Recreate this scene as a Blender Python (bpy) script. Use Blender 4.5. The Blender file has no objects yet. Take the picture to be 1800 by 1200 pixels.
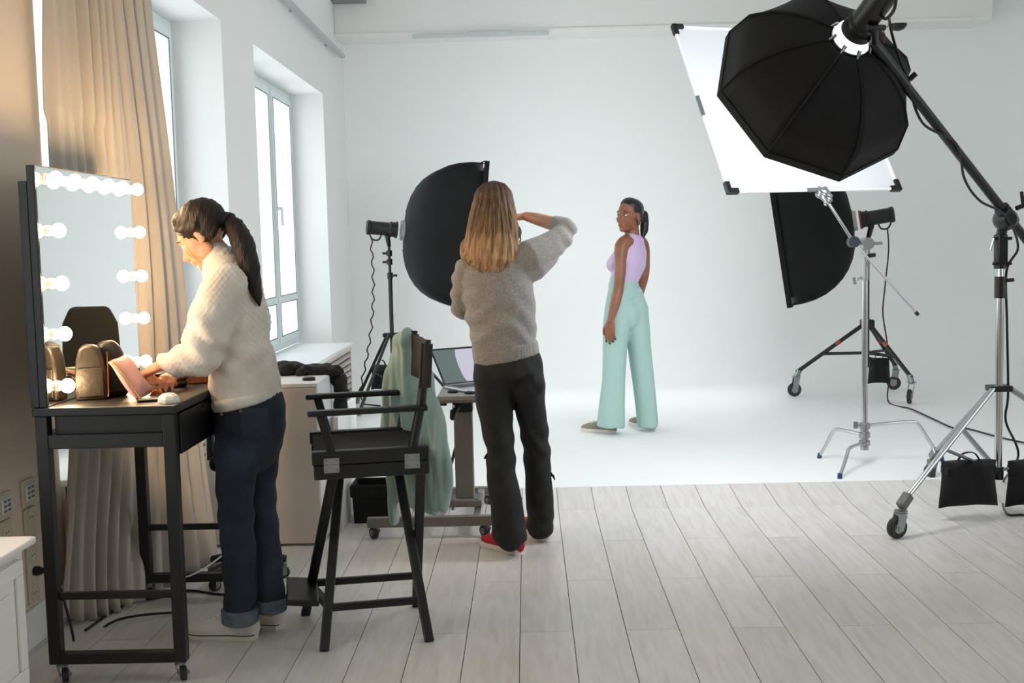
import bpy, math, random
import numpy as np
from mathutils import Vector, Matrix

random.seed(7)
SC = bpy.context.scene
COL = SC.collection

# ---------------------------------------------------------------- camera
F_PX = 2050.0
YAW, PITCH, ROLL = -0.0143292, 0.085505, -0.0240254
EYE = Vector((0, 0, 1.4))

def cam_axes():
    f = Vector((math.sin(YAW), math.cos(YAW), 0)); r = Vector((math.cos(YAW), -math.sin(YAW), 0)); u = Vector((0, 0, 1))
    f2 = f * math.cos(PITCH) - u * math.sin(PITCH); u2 = u * math.cos(PITCH) + f * math.sin(PITCH)
    r3 = r * math.cos(ROLL) + u2 * math.sin(ROLL); u3 = -r * math.sin(ROLL) + u2 * math.cos(ROLL)
    return r3, u3, f2
RX, UY, FZ = cam_axes()
cd = bpy.data.cameras.new('camera'); cam = bpy.data.objects.new('camera', cd); COL.objects.link(cam)
cd.sensor_width = 36.0; cd.lens = F_PX / 1800.0 * 36.0; cd.clip_start = 0.05
cam.matrix_world = Matrix(((RX.x, UY.x, -FZ.x, EYE.x), (RX.y, UY.y, -FZ.y, EYE.y), (RX.z, UY.z, -FZ.z, EYE.z), (0, 0, 0, 1)))
SC.camera = cam

def ray(px, py): return RX * ((px - 900) / F_PX) - UY * ((py - 600) / F_PX) + FZ
def at(px, py, Y):            # the point of the room seen at a pixel, at room depth Y
    d = ray(px, py); return EYE + d * (Y / d.y)
def atx(px, py, X):
    d = ray(px, py); return EYE + d * (X / d.x)
def flr(px, py, z=0.0):
    d = ray(px, py); return EYE + d * ((z - EYE.z) / d.z)

# ---------------------------------------------------------------- light
SC.view_settings.view_transform = 'Standard'
SC.view_settings.look = 'None'
SC.view_settings.exposure = 0.80
SC.cycles.diffuse_bounces = 8
SC.view_settings.gamma = 1.0
SC.view_settings.use_curve_mapping = False

w = bpy.data.worlds.new('overcast_sky'); SC.world = w; w.use_nodes = True
bg = w.node_tree.nodes['Background']
bg.inputs[0].default_value = (0.93, 0.97, 1.0, 1); bg.inputs[1].default_value = 2.0

# the windows let the sky in; the last two are unseen, added ones
for xc, yc in ((-2.3, 9.27), (-2.3, 5.73), (-2.3, 2.07), (6.55, 2.7)):
    l = bpy.data.lights.new('window_portal', 'AREA'); l.shape = 'RECTANGLE'; l.size = 2.25; l.size_y = 2.7 if xc < 0 else 3.4; l.cycles.is_portal = True
    o = bpy.data.objects.new('window_portal', l); COL.objects.link(o); o.location = (xc, yc, 1.65 if xc < 0 else 1.9); o.rotation_euler = (0, -math.pi / 2 if xc < 0 else math.pi / 2, 0)

# ---------------------------------------------------------------- helpers
def lin(c):
    if isinstance(c, str): c = [int(c[i:i + 2], 16) / 255 for i in (0, 2, 4)]
    return tuple((v / 12.92 if v <= 0.04045 else ((v + 0.055) / 1.055) ** 2.4) for v in c) + (1,)

def mat(name, color, rough=0.6, metal=0.0, var=None, vscale=8, vstretch=(1, 1, 1), bump=None, bscale=60, bstretch=(1, 1, 1),
        spec=0.5, emit=None, estr=0, coat=0, sheen=0, trans=0, sss=0, var_rng=(0.35, 0.65)):
    m = bpy.data.materials.new(name); m.use_nodes = True
    nt = m.node_tree; b = nt.nodes['Principled BSDF']; L = nt.links
    b.inputs['Base Color'].default_value = lin(color)
    b.inputs['Roughness'].default_value = rough; b.inputs['Metallic'].default_value = metal
    b.inputs['Specular IOR Level'].default_value = spec
    if coat: b.inputs['Coat Weight'].default_value = coat
    if sheen: b.inputs['Sheen Weight'].default_value = sheen
    if sss:
        b.inputs['Subsurface Weight'].default_value = sss; b.inputs['Subsurface Radius'].default_value = (0.012, 0.005, 0.003); b.inputs['Subsurface Scale'].default_value = 1.0
    if emit: b.inputs['Emission Color'].default_value = lin(emit); b.inputs['Emission Strength'].default_value = estr
    tc = None
    def coords(st):
        nonlocal tc
        if tc is None: tc = nt.nodes.new('ShaderNodeTexCoord')
        mp = nt.nodes.new('ShaderNodeMapping'); mp.inputs['Scale'].default_value = st
        L.new(tc.outputs['Object'], mp.inputs['Vector']); return mp.outputs['Vector']
    if var:
        n = nt.nodes.new('ShaderNodeTexNoise'); n.inputs['Scale'].default_value = vscale; n.inputs['Detail'].default_value = 5
        L.new(coords(vstretch), n.inputs['Vector'])
        cr = nt.nodes.new('ShaderNodeValToRGB'); cr.color_ramp.elements[0].color = lin(color); cr.color_ramp.elements[1].color = lin(var)
        cr.color_ramp.elements[0].position = var_rng[0]; cr.color_ramp.elements[1].position = var_rng[1]
        L.new(n.outputs['Fac'], cr.inputs['Fac']); L.new(cr.outputs['Color'], b.inputs['Base Color'])
    if bump:
        n2 = nt.nodes.new('ShaderNodeTexNoise'); n2.inputs['Scale'].default_value = bscale; n2.inputs['Detail'].default_value = 4
        L.new(coords(bstretch), n2.inputs['Vector'])
        bp = nt.nodes.new('ShaderNodeBump'); bp.inputs['Strength'].default_value = bump; bp.inputs['Distance'].default_value = 0.01
        L.new(n2.outputs['Fac'], bp.inputs['Height']); L.new(bp.outputs['Normal'], b.inputs['Normal'])
    return m

def origin(p):
    v = Vector((0, 0, 0))
    while p is not None: v += p.location; p = p.parent
    return v

def tag(o, label=None, cat=None, group=None, kind=None):
    if label: o['label'] = label
    if cat: o['category'] = cat
    if group: o['group'] = group
    if kind: o['kind'] = kind
    return o

def thing(name, loc, label=None, cat=None, group=None, kind=None):
    o = bpy.data.objects.new(name, None); COL.objects.link(o); o.location = loc; o.empty_display_size = 0.05
    return tag(o, label, cat, group, kind)

def basis(d, up=(0, 0, 1)):
    d = Vector(d).normalized(); up = Vector(up)
    s = d.cross(up)
    if s.length < 1e-5: s = d.cross(Vector((0, 1, 0)))
    s.normalize(); return d, s, s.cross(d).normalized()

class MB:
    def __init__(self): self.v = []; self.f = []
    def add(self, vs, fs):
        k = len(self.v); self.v += [tuple(x) for x in vs]; self.f += [tuple(i + k for i in q) for q in fs]; return self
    def box(self, c, s, X=(1, 0, 0), Y=None, Z=(0, 0, 1)):
        c = Vector(c); X = Vector(X).normalized(); Z = Vector(Z).normalized()
        if Y is None: Y = Z.cross(X).normalized(); Z = X.cross(Y)
        else: Y = Vector(Y).normalized()
        vs = [c + X * (s[0] / 2 * a) + Y * (s[1] / 2 * b) + Z * (s[2] / 2 * d) for a in (-1, 1) for b in (-1, 1) for d in (-1, 1)]
        return self.add(vs, [(0, 1, 3, 2), (4, 6, 7, 5), (0, 4, 5, 1), (2, 3, 7, 6), (0, 2, 6, 4), (1, 5, 7, 3)])
    def bb(self, x0, x1, y0, y1, z0, z1):
        return self.box(((x0 + x1) / 2, (y0 + y1) / 2, (z0 + z1) / 2), (abs(x1 - x0), abs(y1 - y0), abs(z1 - z0)))
    def bar(self, p0, p1, wd, ht, up=(0, 0, 1)):
        p0 = Vector(p0); p1 = Vector(p1); d, s, u = basis(p1 - p0, up)
        return self.box((p0 + p1) / 2, ((p1 - p0).length, wd, ht), d, s, u)
    def tube(self, pts, rad, n=12, side=None, round_ends=False, twist=None):
        pts = [Vector(p) for p in pts]; m = len(pts)
        if not isinstance(rad, (list, tuple)): rad = [rad] * m
        rad = [(r, r) if not isinstance(r, (list, tuple)) else r for r in rad]
        tang = []
        for i in range(m):
            a = pts[max(i - 1, 0)]; b = pts[min(i + 1, m - 1)]
            t = (b - a); tang.append(t.normalized() if t.length > 1e-9 else Vector((0, 0, 1)))
        sv = Vector(side) if side is not None else None
        if sv is None:
            sv = tang[0].cross(Vector((0, 0, 1)))
            if sv.length < 1e-3: sv = Vector((1, 0, 0))
        rings = []
        def ring(c, t, ra, rb):
            nonlocal sv
            s = sv - t * sv.dot(t)
            if s.length < 1e-6: s = t.orthogonal()
            s.normalize(); q = t.cross(s)
            if side is None: sv = s
            return [c + s * (ra * math.cos(2 * math.pi * k / n)) + q * (rb * math.sin(2 * math.pi * k / n)) for k in range(n)]
        if round_ends:
            for k in (3, 2, 1):
                a = k * math.pi / 6.6; r = rad[0]; rings.append(ring(pts[0] - tang[0] * (min(r) * math.sin(a)), tang[0], r[0] * math.cos(a), r[1] * math.cos(a)))
        for i in range(m): rings.append(ring(pts[i], tang[i], *rad[i]))
        if round_ends:
            for k in (1, 2, 3):
                a = k * math.pi / 6.6; r = rad[-1]; rings.append(ring(pts[-1] + tang[-1] * (min(r) * math.sin(a)), tang[-1], r[0] * math.cos(a), r[1] * math.cos(a)))
        vs = [p for r in rings for p in r]; fs = []
        for i in range(len(rings) - 1):
            for k in range(n):
                fs.append((i * n + k, i * n + (k + 1) % n, (i + 1) * n + (k + 1) % n, (i + 1) * n + k))
        fs.append(tuple(range(n - 1, -1, -1))); e = (len(rings) - 1) * n; fs.append(tuple(range(e, e + n)))
        return self.add(vs, fs)
    def cyl(self, p0, p1, r0, r1=None, n=16): return self.tube([p0, p1], [r0, r0 if r1 is None else r1], n)
    def lathe(self, c, axis, prof, n=20):   # prof: (distance along axis, radius)
        c = Vector(c); d = Vector(axis).normalized()
        s = d.orthogonal().normalized(); q = d.cross(s); vs = []; fs = []
        for h, r in prof:
            for k in range(n):
                a = 2 * math.pi * k / n; vs.append(c + d * h + (s * math.cos(a) + q * math.sin(a)) * max(r, 1e-4))
        for i in range(len(prof) - 1):
            for k in range(n): fs.append((i * n + k, i * n + (k + 1) % n, (i + 1) * n + (k + 1) % n, (i + 1) * n + k))
        fs.append(tuple(range(n - 1, -1, -1))); e = (len(prof) - 1) * n; fs.append(tuple(range(e, e + n)))
        return self.add(vs, fs)
    def ell(self, c, r, X=(1, 0, 0), Y=(0, 1, 0), Z=(0, 0, 1), n=16, m=10):
        c = Vector(c); X = Vector(X).normalized(); Y = Vector(Y).normalized(); Z = Vector(Z).normalized()
        vs = [c - Z * r[2]]; fs = []
        for i in range(1, m):
            a = math.pi * i / m - math.pi / 2
            for k in range(n):
                b = 2 * math.pi * k / n
                vs.append(c + X * (r[0] * math.cos(a) * math.cos(b)) + Y * (r[1] * math.cos(a) * math.sin(b)) + Z * (r[2] * math.sin(a)))
        vs.append(c + Z * r[2]); e = len(vs) - 1
        for k in range(n):
            fs.append((0, 1 + (k + 1) % n, 1 + k)); fs.append((e, e - n + k, e - n + (k + 1) % n))
        for i in range(m - 2):
            for k in range(n):
                fs.append((1 + i * n + k, 1 + i * n + (k + 1) % n, 1 + (i + 1) * n + (k + 1) % n, 1 + (i + 1) * n + k))
        return self.add(vs, fs)
    def prism(self, poly, dvec):    # poly: 3D points, extruded by dvec
        n = len(poly); dvec = Vector(dvec); vs = [Vector(p) for p in poly] + [Vector(p) + dvec for p in poly]
        fs = [tuple(range(n - 1, -1, -1)), tuple(range(n, 2 * n))] + [(i, (i + 1) % n, (i + 1) % n + n, i + n) for i in range(n)]
        return self.add(vs, fs)
    def mesh(self, name, off=Vector((0, 0, 0))):
        me = bpy.data.meshes.new(name)
        me.from_pydata([(x - off.x, y - off.y, z - off.z) for x, y, z in self.v], [], self.f)
        import bmesh
        bm = bmesh.new(); bm.from_mesh(me); bmesh.ops.recalc_face_normals(bm, faces=bm.faces); bm.to_mesh(me); bm.free()
        return me
    def build(self, name, m, parent=None, bevel=0, smooth=False, label=None, cat=None, group=None, kind=None, loc=None, segs=2):
        if parent is None:
            off = Vector(loc) if loc is not None else self.base()
        else: off = origin(parent)
        me = self.mesh(name, off); me.materials.append(m)
        o = bpy.data.objects.new(name, me); COL.objects.link(o)
        if parent is None: o.location = off
        else: o.parent = parent
        if smooth:
            me.polygons.foreach_set('use_smooth', [True] * len(me.polygons))
            if smooth != 'full': me.set_sharp_from_angle(angle=math.radians(40))
        if bevel:
            b = o.modifiers.new('bevel', 'BEVEL'); b.width = bevel; b.segments = segs; b.limit_method = 'ANGLE'
        return tag(o, label, cat, group, kind)
    def base(self):
        a = np.array(self.v); return Vector(((a[:, 0].min() + a[:, 0].max()) / 2, (a[:, 1].min() + a[:, 1].max()) / 2, a[:, 2].min()))

def blob(name, mb, m, parent=None, vox=0.006, smooth=5, disp=None, off=None, **kw):
    """closed overlapping shapes -> one continuous skin"""
    me = mb.mesh('tmp'); t = bpy.data.objects.new('tmp', me); COL.objects.link(t)
    r = t.modifiers.new('r', 'REMESH'); r.mode = 'VOXEL'; r.voxel_size = vox; r.use_smooth_shade = True
    s = t.modifiers.new('s', 'SMOOTH'); s.factor = 0.5; s.iterations = smooth
    dg = bpy.context.evaluated_depsgraph_get(); dg.update()
    me2 = bpy.data.meshes.new_from_object(t.evaluated_get(dg))
    bpy.data.objects.remove(t); bpy.data.meshes.remove(me)
    n = len(me2.vertices); co = np.empty(n * 3); me2.vertices.foreach_get('co', co); co = co.reshape(-1, 3)
    if disp is not None:
        no = np.empty(n * 3); me2.vertices.foreach_get('normal', no); no = no.reshape(-1, 3)
        co = co + no * disp(co)[:, None]
    if parent is not None: o_ = origin(parent)
    else: o_ = off if off is not None else Vector((co[:, 0].mean(), co[:, 1].mean(), co[:, 2].min()))
    co = co - np.array(o_); me2.vertices.foreach_set('co', co.ravel())
    me2.polygons.foreach_set('use_smooth', [True] * len(me2.polygons)); me2.update()
    me2.materials.clear(); me2.materials.append(m); me2.name = name
    o = bpy.data.objects.new(name, me2); COL.objects.link(o)
    if parent is None: o.location = o_
    else: o.parent = parent
    return tag(o, kw.get('label'), kw.get('cat'), kw.get('group'), kw.get('kind'))

def copy_tree(o, parent=None):
    c = o.copy(); COL.objects.link(c); c.parent = parent
    for ch in list(o.children): copy_tree(ch, c)
    return c

def spline(pts, n):
    pts = [Vector(p) for p in pts]; out = []; m = len(pts)
    for i in range(m - 1):
        p0 = pts[max(i - 1, 0)]; p1 = pts[i]; p2 = pts[i + 1]; p3 = pts[min(i + 2, m - 1)]
        for k in range(n):
            t = k / n
            out.append(0.5 * ((2 * p1) + (p2 - p0) * t + (2 * p0 - 5 * p1 + 4 * p2 - p3) * t * t + (3 * p1 - p0 - 3 * p2 + p3) * t ** 3))
    out.append(pts[-1]); return out

def lerp(a, b, t): return a + (b - a) * t

# ---------------------------------------------------------------- materials
M = {}
M['wall'] = mat('white_wall_paint', 'e4e5e3', 0.75, bump=0.05, bscale=40)
M['wallwarm'] = mat('warm_tinted_wall', 'decebc', 0.75, bump=0.05, bscale=40)  # near stretch of the left wall, tinted warmer than the rest
M['cyc'] = mat('white_cove_paint', 'eff1f0', 0.62, bump=0.02, bscale=20)
M['ceil'] = mat('ceiling_paint', 'e8eae9', 0.8)
M['trim'] = mat('white_trim_paint', 'e6e6e3', 0.5)
M['upvc'] = mat('white_window_plastic', 'dfe6e8', 0.35)
M['gasket'] = mat('dark_gasket', '3a3d42', 0.6)
M['blackmetal'] = mat('black_painted_metal', '0c0c0d', 0.42, var='111113', vscale=20)
M['blackwood'] = mat('black_painted_wood', '0a0a0a', 0.42, bump=0.08, bscale=30, bstretch=(1, 1, 6), var='101011', vscale=14)
M['plastic'] = mat('black_plastic', '0b0b0c', 0.38)
M['rubber'] = mat('dark_rubber', '2a2a2c', 0.7)
M['blackcloth'] = mat('black_fabric', '0a0a0b', 0.9, bump=0.25, bscale=220, sheen=0.03)
M['softcloth'] = mat('black_softbox_fabric', '0b0b0c', 0.75, spec=.3, bump=0.12, bscale=30, var='101012', vscale=6)
M['chrome'] = mat('chrome', 'c9cbcd', 0.16, 1.0)
M['steel'] = mat('brushed_steel', 'a9abac', 0.34, 1.0)
M['zinc'] = mat('zinc_plated', '8f9596', 0.38, 0.9)
M['tablegrey'] = mat('taupe_grey_metal', '6d6862', 0.5, var='746f69', vscale=5)
M['tabletop_grey'] = mat('grey_laminate', '8d8d8d', 0.45)
M['curtain'] = mat('grey_beige_curtain_cloth', 'c3bcb2', 0.9, bump=0.12, bscale=300, sheen=0.2)
M['beige'] = mat('cream_laminate', 'cfc5bb', 0.5)
M['whitelam'] = mat('white_laminate', 'e9eaea', 0.42)
M['mint'] = mat('mint_wool_cloth', 'a3bab1', 0.9, bump=0.2, bscale=160, var='98b0a7', vscale=10, sheen=0.3)
M['sling'] = mat('dark_brown_canvas', '2b2422', 0.85, bump=0.2, bscale=250)
M['brownleather'] = mat('olive_brown_leather', '241d14', 0.46, bump=0.2, bscale=45, var='1a150d', vscale=9)
M['blackleather'] = mat('black_leather', '17130f', 0.45, bump=0.15, bscale=60)
M['pinkleather'] = mat('rose_leather', 'b98a86', 0.38, bump=0.12, bscale=70, var='a97b78', vscale=8)
M['wood'] = mat('warm_wood', 'b5794a', 0.5, var='9a6238', vscale=10, vstretch=(1, 8, 1))
M['cream'] = mat('cream_plastic', 'ece4d6', 0.4)
M['ivory'] = mat('ivory_socket_plastic', 'cfc4ae', 0.45)
M['brass'] = mat('brass', 'b08d4e', 0.3, 1.0)
M['orange'] = mat('orange_plastic', 'c9682c', 0.5)
M['silver'] = mat('laptop_aluminium', 'b9babd', 0.35, 0.8)
M['keys'] = mat('laptop_keys', '2a2a2c', 0.5)
M['red'] = mat('red_canvas', 'b3121d', 0.8, bump=0.2, bscale=300)
M['redplastic'] = mat('red_mark', 'a23c3c', 0.5)
M['offsole'] = mat('off_white_rubber', 'd9d3c8', 0.6)
M['whitecanvas'] = mat('white_canvas', 'e3ddd4', 0.8, bump=0.2, bscale=300)
M['greycanvas'] = mat('warm_grey_suede', '8b8379', 0.85)
M['blacksole'] = mat('black_rubber_line', '1b1b1b', 0.6)
M['lace'] = mat('cotton_lace', 'efebe3', 0.8)
M['bluecloth'] = mat('blue_foot_cap', '1f3a63', 0.5)
M['teal'] = mat('dark_teal_webbing', '1d3a3e', 0.8)
M['screenbezel'] = mat('screen_bezel', '101113', 0.25)

def mirror_material():
    m = bpy.data.materials.new('mirror_silvering'); m.use_nodes = True; b = m.node_tree.nodes['Principled BSDF']
    b.inputs['Base Color'].default_value = (0.86, 0.9, 0.89, 1); b.inputs['Metallic'].default_value = 1; b.inputs['Roughness'].default_value = 0.015
    return m
M['mirror'] = mirror_material()
def glass_material():
    m = bpy.data.materials.new('window_glass'); m.use_nodes = True; nt = m.node_tree; nt.nodes.clear()
    o = nt.nodes.new('ShaderNodeOutputMaterial'); t = nt.nodes.new('ShaderNodeBsdfTransparent'); g = nt.nodes.new('ShaderNodeBsdfGlossy')
    t.inputs[0].default_value = (0.95, 0.97, 0.97, 1); g.inputs['Roughness'].default_value = 0.03
    x = nt.nodes.new('ShaderNodeMixShader'); x.inputs[0].default_value = 0.07
    nt.links.new(t.outputs[0], x.inputs[1]); nt.links.new(g.outputs[0], x.inputs[2]); nt.links.new(x.outputs[0], o.inputs[0])
    return m
M['glass'] = glass_material()
def emit_material(name, color, strength):
    m = bpy.data.materials.new(name); m.use_nodes = True; nt = m.node_tree; nt.nodes.clear()
    o = nt.nodes.new('ShaderNodeOutputMaterial'); e = nt.nodes.new('ShaderNodeEmission'); e.inputs[0].default_value = lin(color); e.inputs[1].default_value = strength
    nt.links.new(e.outputs[0], o.inputs[0]); return m
M['bulb'] = emit_material('lit_warm_bulb', 'ffd6a3', 85)
M['octa_face'] = emit_material('lit_octabox_diffuser', 'f4f8ff', 14)
M['soft_face'] = emit_material('lit_softbox_diffuser', 'f8fbff', 3.9)
M['soft_face_low'] = emit_material('lit_softbox_diffuser_low', 'f8fbff', 2.9)
def scrim_material():
    m = bpy.data.materials.new('white_silk_diffusion'); m.use_nodes = True; nt = m.node_tree; nt.nodes.clear()
    o = nt.nodes.new('ShaderNodeOutputMaterial'); d = nt.nodes.new('ShaderNodeBsdfDiffuse'); t = nt.nodes.new('ShaderNodeBsdfTranslucent')
    d.inputs[0].default_value = (0.9, 0.92, 0.95, 1); t.inputs[0].default_value = (0.9, 0.92, 0.95, 1)
    x = nt.nodes.new('ShaderNodeMixShader'); x.inputs[0].default_value = 0.45
    nt.links.new(d.outputs[0], x.inputs[1]); nt.links.new(t.outputs[0], x.inputs[2]); nt.links.new(x.outputs[0], o.inputs[0]); return m
M['scrim'] = scrim_material()

def plank_material():
    m = bpy.data.materials.new('pale_oak_laminate'); m.use_nodes = True; nt = m.node_tree; b = nt.nodes['Principled BSDF']; L = nt.links
    tc = nt.nodes.new('ShaderNodeTexCoord'); oi = nt.nodes.new('ShaderNodeObjectInfo')
    mp = nt.nodes.new('ShaderNodeMapping'); mp.inputs['Scale'].default_value = (16, 1.6, 1)
    ad = nt.nodes.new('ShaderNodeVectorMath'); ad.operation = 'ADD'
    cb = nt.nodes.new('ShaderNodeCombineXYZ'); mu = nt.nodes.new('ShaderNodeMath'); mu.operation = 'MULTIPLY'; mu.inputs[1].default_value = 57
    L.new(oi.outputs['Random'], mu.inputs[0]); L.new(mu.outputs[0], cb.inputs[0]); L.new(mu.outputs[0], cb.inputs[1])
    L.new(tc.outputs['Object'], ad.inputs[0]); L.new(cb.outputs[0], ad.inputs[1]); L.new(ad.outputs[0], mp.inputs['Vector'])
    n = nt.nodes.new('ShaderNodeTexNoise'); n.inputs['Scale'].default_value = 2.2; n.inputs['Detail'].default_value = 7; n.inputs['Distortion'].default_value = 0.8
    L.new(mp.outputs[0], n.inputs['Vector'])
    cr = nt.nodes.new('ShaderNodeValToRGB'); e = cr.color_ramp.elements
    e[0].position = 0.3; e[0].color = lin('ccc6c0'); e[1].position = 0.62; e[1].color = lin('dad6d2')
    L.new(n.outputs['Fac'], cr.inputs['Fac'])
    hs = nt.nodes.new('ShaderNodeHueSaturation'); ma = nt.nodes.new('ShaderNodeMapRange'); ma.inputs[3].default_value = 0.95; ma.inputs[4].default_value = 1.04
    L.new(oi.outputs['Random'], ma.inputs[0]); L.new(ma.outputs[0], hs.inputs['Value']); L.new(cr.outputs[0], hs.inputs['Color'])
    L.new(hs.outputs[0], b.inputs['Base Color'])
    b.inputs['Roughness'].default_value = 0.36; b.inputs['Specular IOR Level'].default_value = 0.42
    bp = nt.nodes.new('ShaderNodeBump'); bp.inputs['Strength'].default_value = 0.05; L.new(n.outputs['Fac'], bp.inputs['Height']); L.new(bp.outputs[0], b.inputs['Normal'])
    return m
M['plank'] = plank_material()
M['joint'] = mat('dark_joint', '2b2826', 0.9)

# ================================================================ STRUCTURE
XW = -1.80           # window wall face
YB = 11.9            # back of the white cove
ZC = 3.85            # ceiling
ZF = 0.04            # raised floor of the cove
Y_RAMP0, Y_RAMP1 = 5.97, 6.36

floor = MB().bb(-2.4, 6.6, -3.2, Y_RAMP0, -0.06, -0.004).build('floor', M['joint'], kind='structure', loc=(0, 3, 0))
PW, PX0, PL = 0.1903, -0.0545, 1.2545
def plank_mesh(wd, ln):
    return MB().bb(-wd / 2, wd / 2, -ln / 2, ln / 2, -0.008, 0.0)
_pc = {}
def plank(xc, y0, y1):
    ln = round(y1 - y0, 4)
    if ln not in _pc:
        me = plank_mesh(PW - 0.0028, ln - 0.0026).mesh('plank'); me.materials.append(M['plank']); _pc[ln] = me
    o = bpy.data.objects.new('plank', _pc[ln]); COL.objects.link(o); o.parent = floor
    o.location = Vector((xc, (y0 + y1) / 2, 0)) - floor.location
for k in range(-10, 20):
    xc = PX0 + PW * (k + 0.5)
    joints = [4.091 - PL * 2, 4.091 - PL, 4.091, 4.091 + PL, Y_RAMP0] if k % 2 == 0 else [4.717 - PL * 2, 4.717 - PL, 4.717, Y_RAMP0]
    for a, b in zip(joints[:-1], joints[1:]): plank(xc, a, b)
far_floor = MB()
for k in range(-20, 40):
    xc = PX0 + PW * (k + 0.5)
    if -2.35 < xc < 6.5:
        y1 = (4.091 if k % 2 == 0 else 4.717) - PL * 2
        if -10 <= k < 20: far_floor.bb(xc - PW / 2 + .001, xc + PW / 2 - .001, -3.1, y1, -0.008, 0)
        else: far_floor.bb(xc - PW / 2 + .001, xc + PW / 2 - .001, -3.1, Y_RAMP0, -0.008, 0)
o = far_floor.build('plank_field', M['plank'], floor); o['kind'] = 'stuff'
# short ramp of planks up to the cove
ramp = MB().prism([(-1.95, Y_RAMP0, -0.05), (-1.95, Y_RAMP1, -0.05), (-1.95, Y_RAMP1, ZF - 0.006), (-1.95, Y_RAMP0, -0.006)], (8.5, 0, 0)).build('floor_ramp', M['joint'], kind='structure', loc=(0, Y_RAMP0, 0))
rd = Vector((0, Y_RAMP1 - Y_RAMP0, ZF)); rl = rd.length; rd.normalize()
me = MB().box((0, 0, 0), (PW - 0.0028, rl - 0.001, 0.005), (1, 0, 0), rd, Vector((1, 0, 0)).cross(rd)).mesh('ramp_plank'); me.materials.append(M['plank'])
for k in range(-9, 33):
    o = bpy.data.objects.new('plank', me); COL.objects.link(o); o.parent = ramp
    o.location = Vector((PX0 + PW * (k + 0.5), (Y_RAMP0 + Y_RAMP1) / 2, ZF / 2 - 0.003)) - ramp.location

# white infinity cove: floor, swept curve and walls in one skin
def build_cove():
    r = 1.15; cr = 1.7; xr = 6.3
    path = []   # wall points with inward normal
    for i in range(2): path.append((Vector((-1.82 + (xr - cr + 1.82) * i, YB, 0)), Vector((0, -1, 0))))
    for i in range(1, 17):
        a = math.pi / 2 * i / 16
        path.append((Vector((xr - cr + cr * math.sin(a), YB - cr + cr * math.cos(a), 0)), Vector((-math.sin(a), -math.cos(a), 0))))
    path.append((Vector((xr, Y_RAMP1 + 0.01, 0)), Vector((-1, 0, 0))))
    prof = [(r * (1 - math.sin(math.pi / 2 * i / 14)), ZF + r * (1 - math.cos(math.pi / 2 * i / 14))) for i in range(15)] + [(0, ZC)]
    n = len(prof)
    def skin(pp):
        vs = []; fs = []
        for p, nn in pp:
            for d, z in prof: vs.append(p + nn * d + Vector((0, 0, z)))
        for i in range(len(pp) - 1):
            for k in range(n - 1): fs.append((i * n + k, (i + 1) * n + k, (i + 1) * n + k + 1, i * n + k + 1))
        return MB().add(vs, fs)
    o = skin(path[:-1]).build('wall_back', M['cyc'], smooth=True, kind='structure', loc=(2, YB, 0))
    skin(path[-2:]).build('wall_right', M['cyc'], smooth=True, kind='structure', loc=(xr, 8, 0))
    ring_ = [p + nn * r + Vector((0, 0, ZF)) for p, nn in path]
    top = [Vector((-1.82, Y_RAMP1, ZF)), Vector((xr - r, Y_RAMP1, ZF))] + ring_[::-1]
    MB().prism(top, (0, 0, -.06)).build('floor_cove', M['cyc'], kind='structure', loc=(2, 8, ZF))
    return o
cove = build_cove()
cove['label'] = 'seamless white studio cove, floor curving up into the wall'

# window wall
Y0A, Y0B, Y1A, Y1B, Y2A, Y2B = 0.75, 3.40, 4.37, 7.10, 7.93, 10.62
ZH, ZS = 2.76, 0.53
wl = MB()
TX = -2.38
wn = MB().bb(TX, XW, -3.2, Y0A, 0, ZC).bb(TX, XW, Y0B, Y1A, 0, ZC).bb(TX, XW, Y0A, Y0B, ZH, ZC).bb(TX, XW, Y0A, Y0B, 0, ZS - 0.03)
wn.build('wall_left_front', M['wallwarm'], kind='structure', loc=(XW, 1, 0))
wl.bb(TX, XW, Y1B, Y2A, 0, ZC).bb(TX, XW, Y2B, YB + 0.1, 0, ZC)
wl.bb(TX, XW, Y1A, Y1B, ZH, ZC).bb(TX, XW, Y2A, Y2B, ZH, ZC)
wl.bb(TX, -2.0, Y1A, Y1B, 0, ZS - 0.03).bb(TX, -2.0, Y2A, Y2B, 0, ZS - 0.03)
wl.build('wall_left', M['wall'], kind='structure', loc=(XW, 4, 0))
MB().bb(-2.4, 6.8, -3.3, YB + 0.2, ZC, ZC + 0.1).build('ceiling', M['ceil'], kind='structure', loc=(2, 4, ZC))
wr = MB().bb(6.4, 6.5, -3.3, 1.0, 0, ZC).bb(6.4, 6.5, 4.4, Y_RAMP1 + .05, 0, ZC).bb(6.4, 6.5, 1.0, 4.4, 0, .8).bb(6.4, 6.5, 1.0, 4.4, 3.0, ZC)
wr.build('wall_right_front', M['wall'], kind='structure')
wf = MB()
for yy in (1.0, 2.1, 3.2, 4.3): wf.bb(6.42, 6.48, yy, yy + .1, .8, 3.0)
wf.bb(6.42, 6.48, 1.0, 4.4, .8, .88).bb(6.42, 6.48, 1.0, 4.4, 2.92, 3.0).build('window_4', M['upvc'], kind='structure')  # unseen window, added to fill the front-left with sky light
MB().bb(-2.4, 6.6, -3.3, -3.2, 0, ZC).build('wall_front', M['wall'], kind='structure')
MB().bb(XW, XW + 0.018, -3.2, Y1A, 0, 0.14).build('baseboard_left', M['trim'], kind='structure', bevel=0.006)

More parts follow.
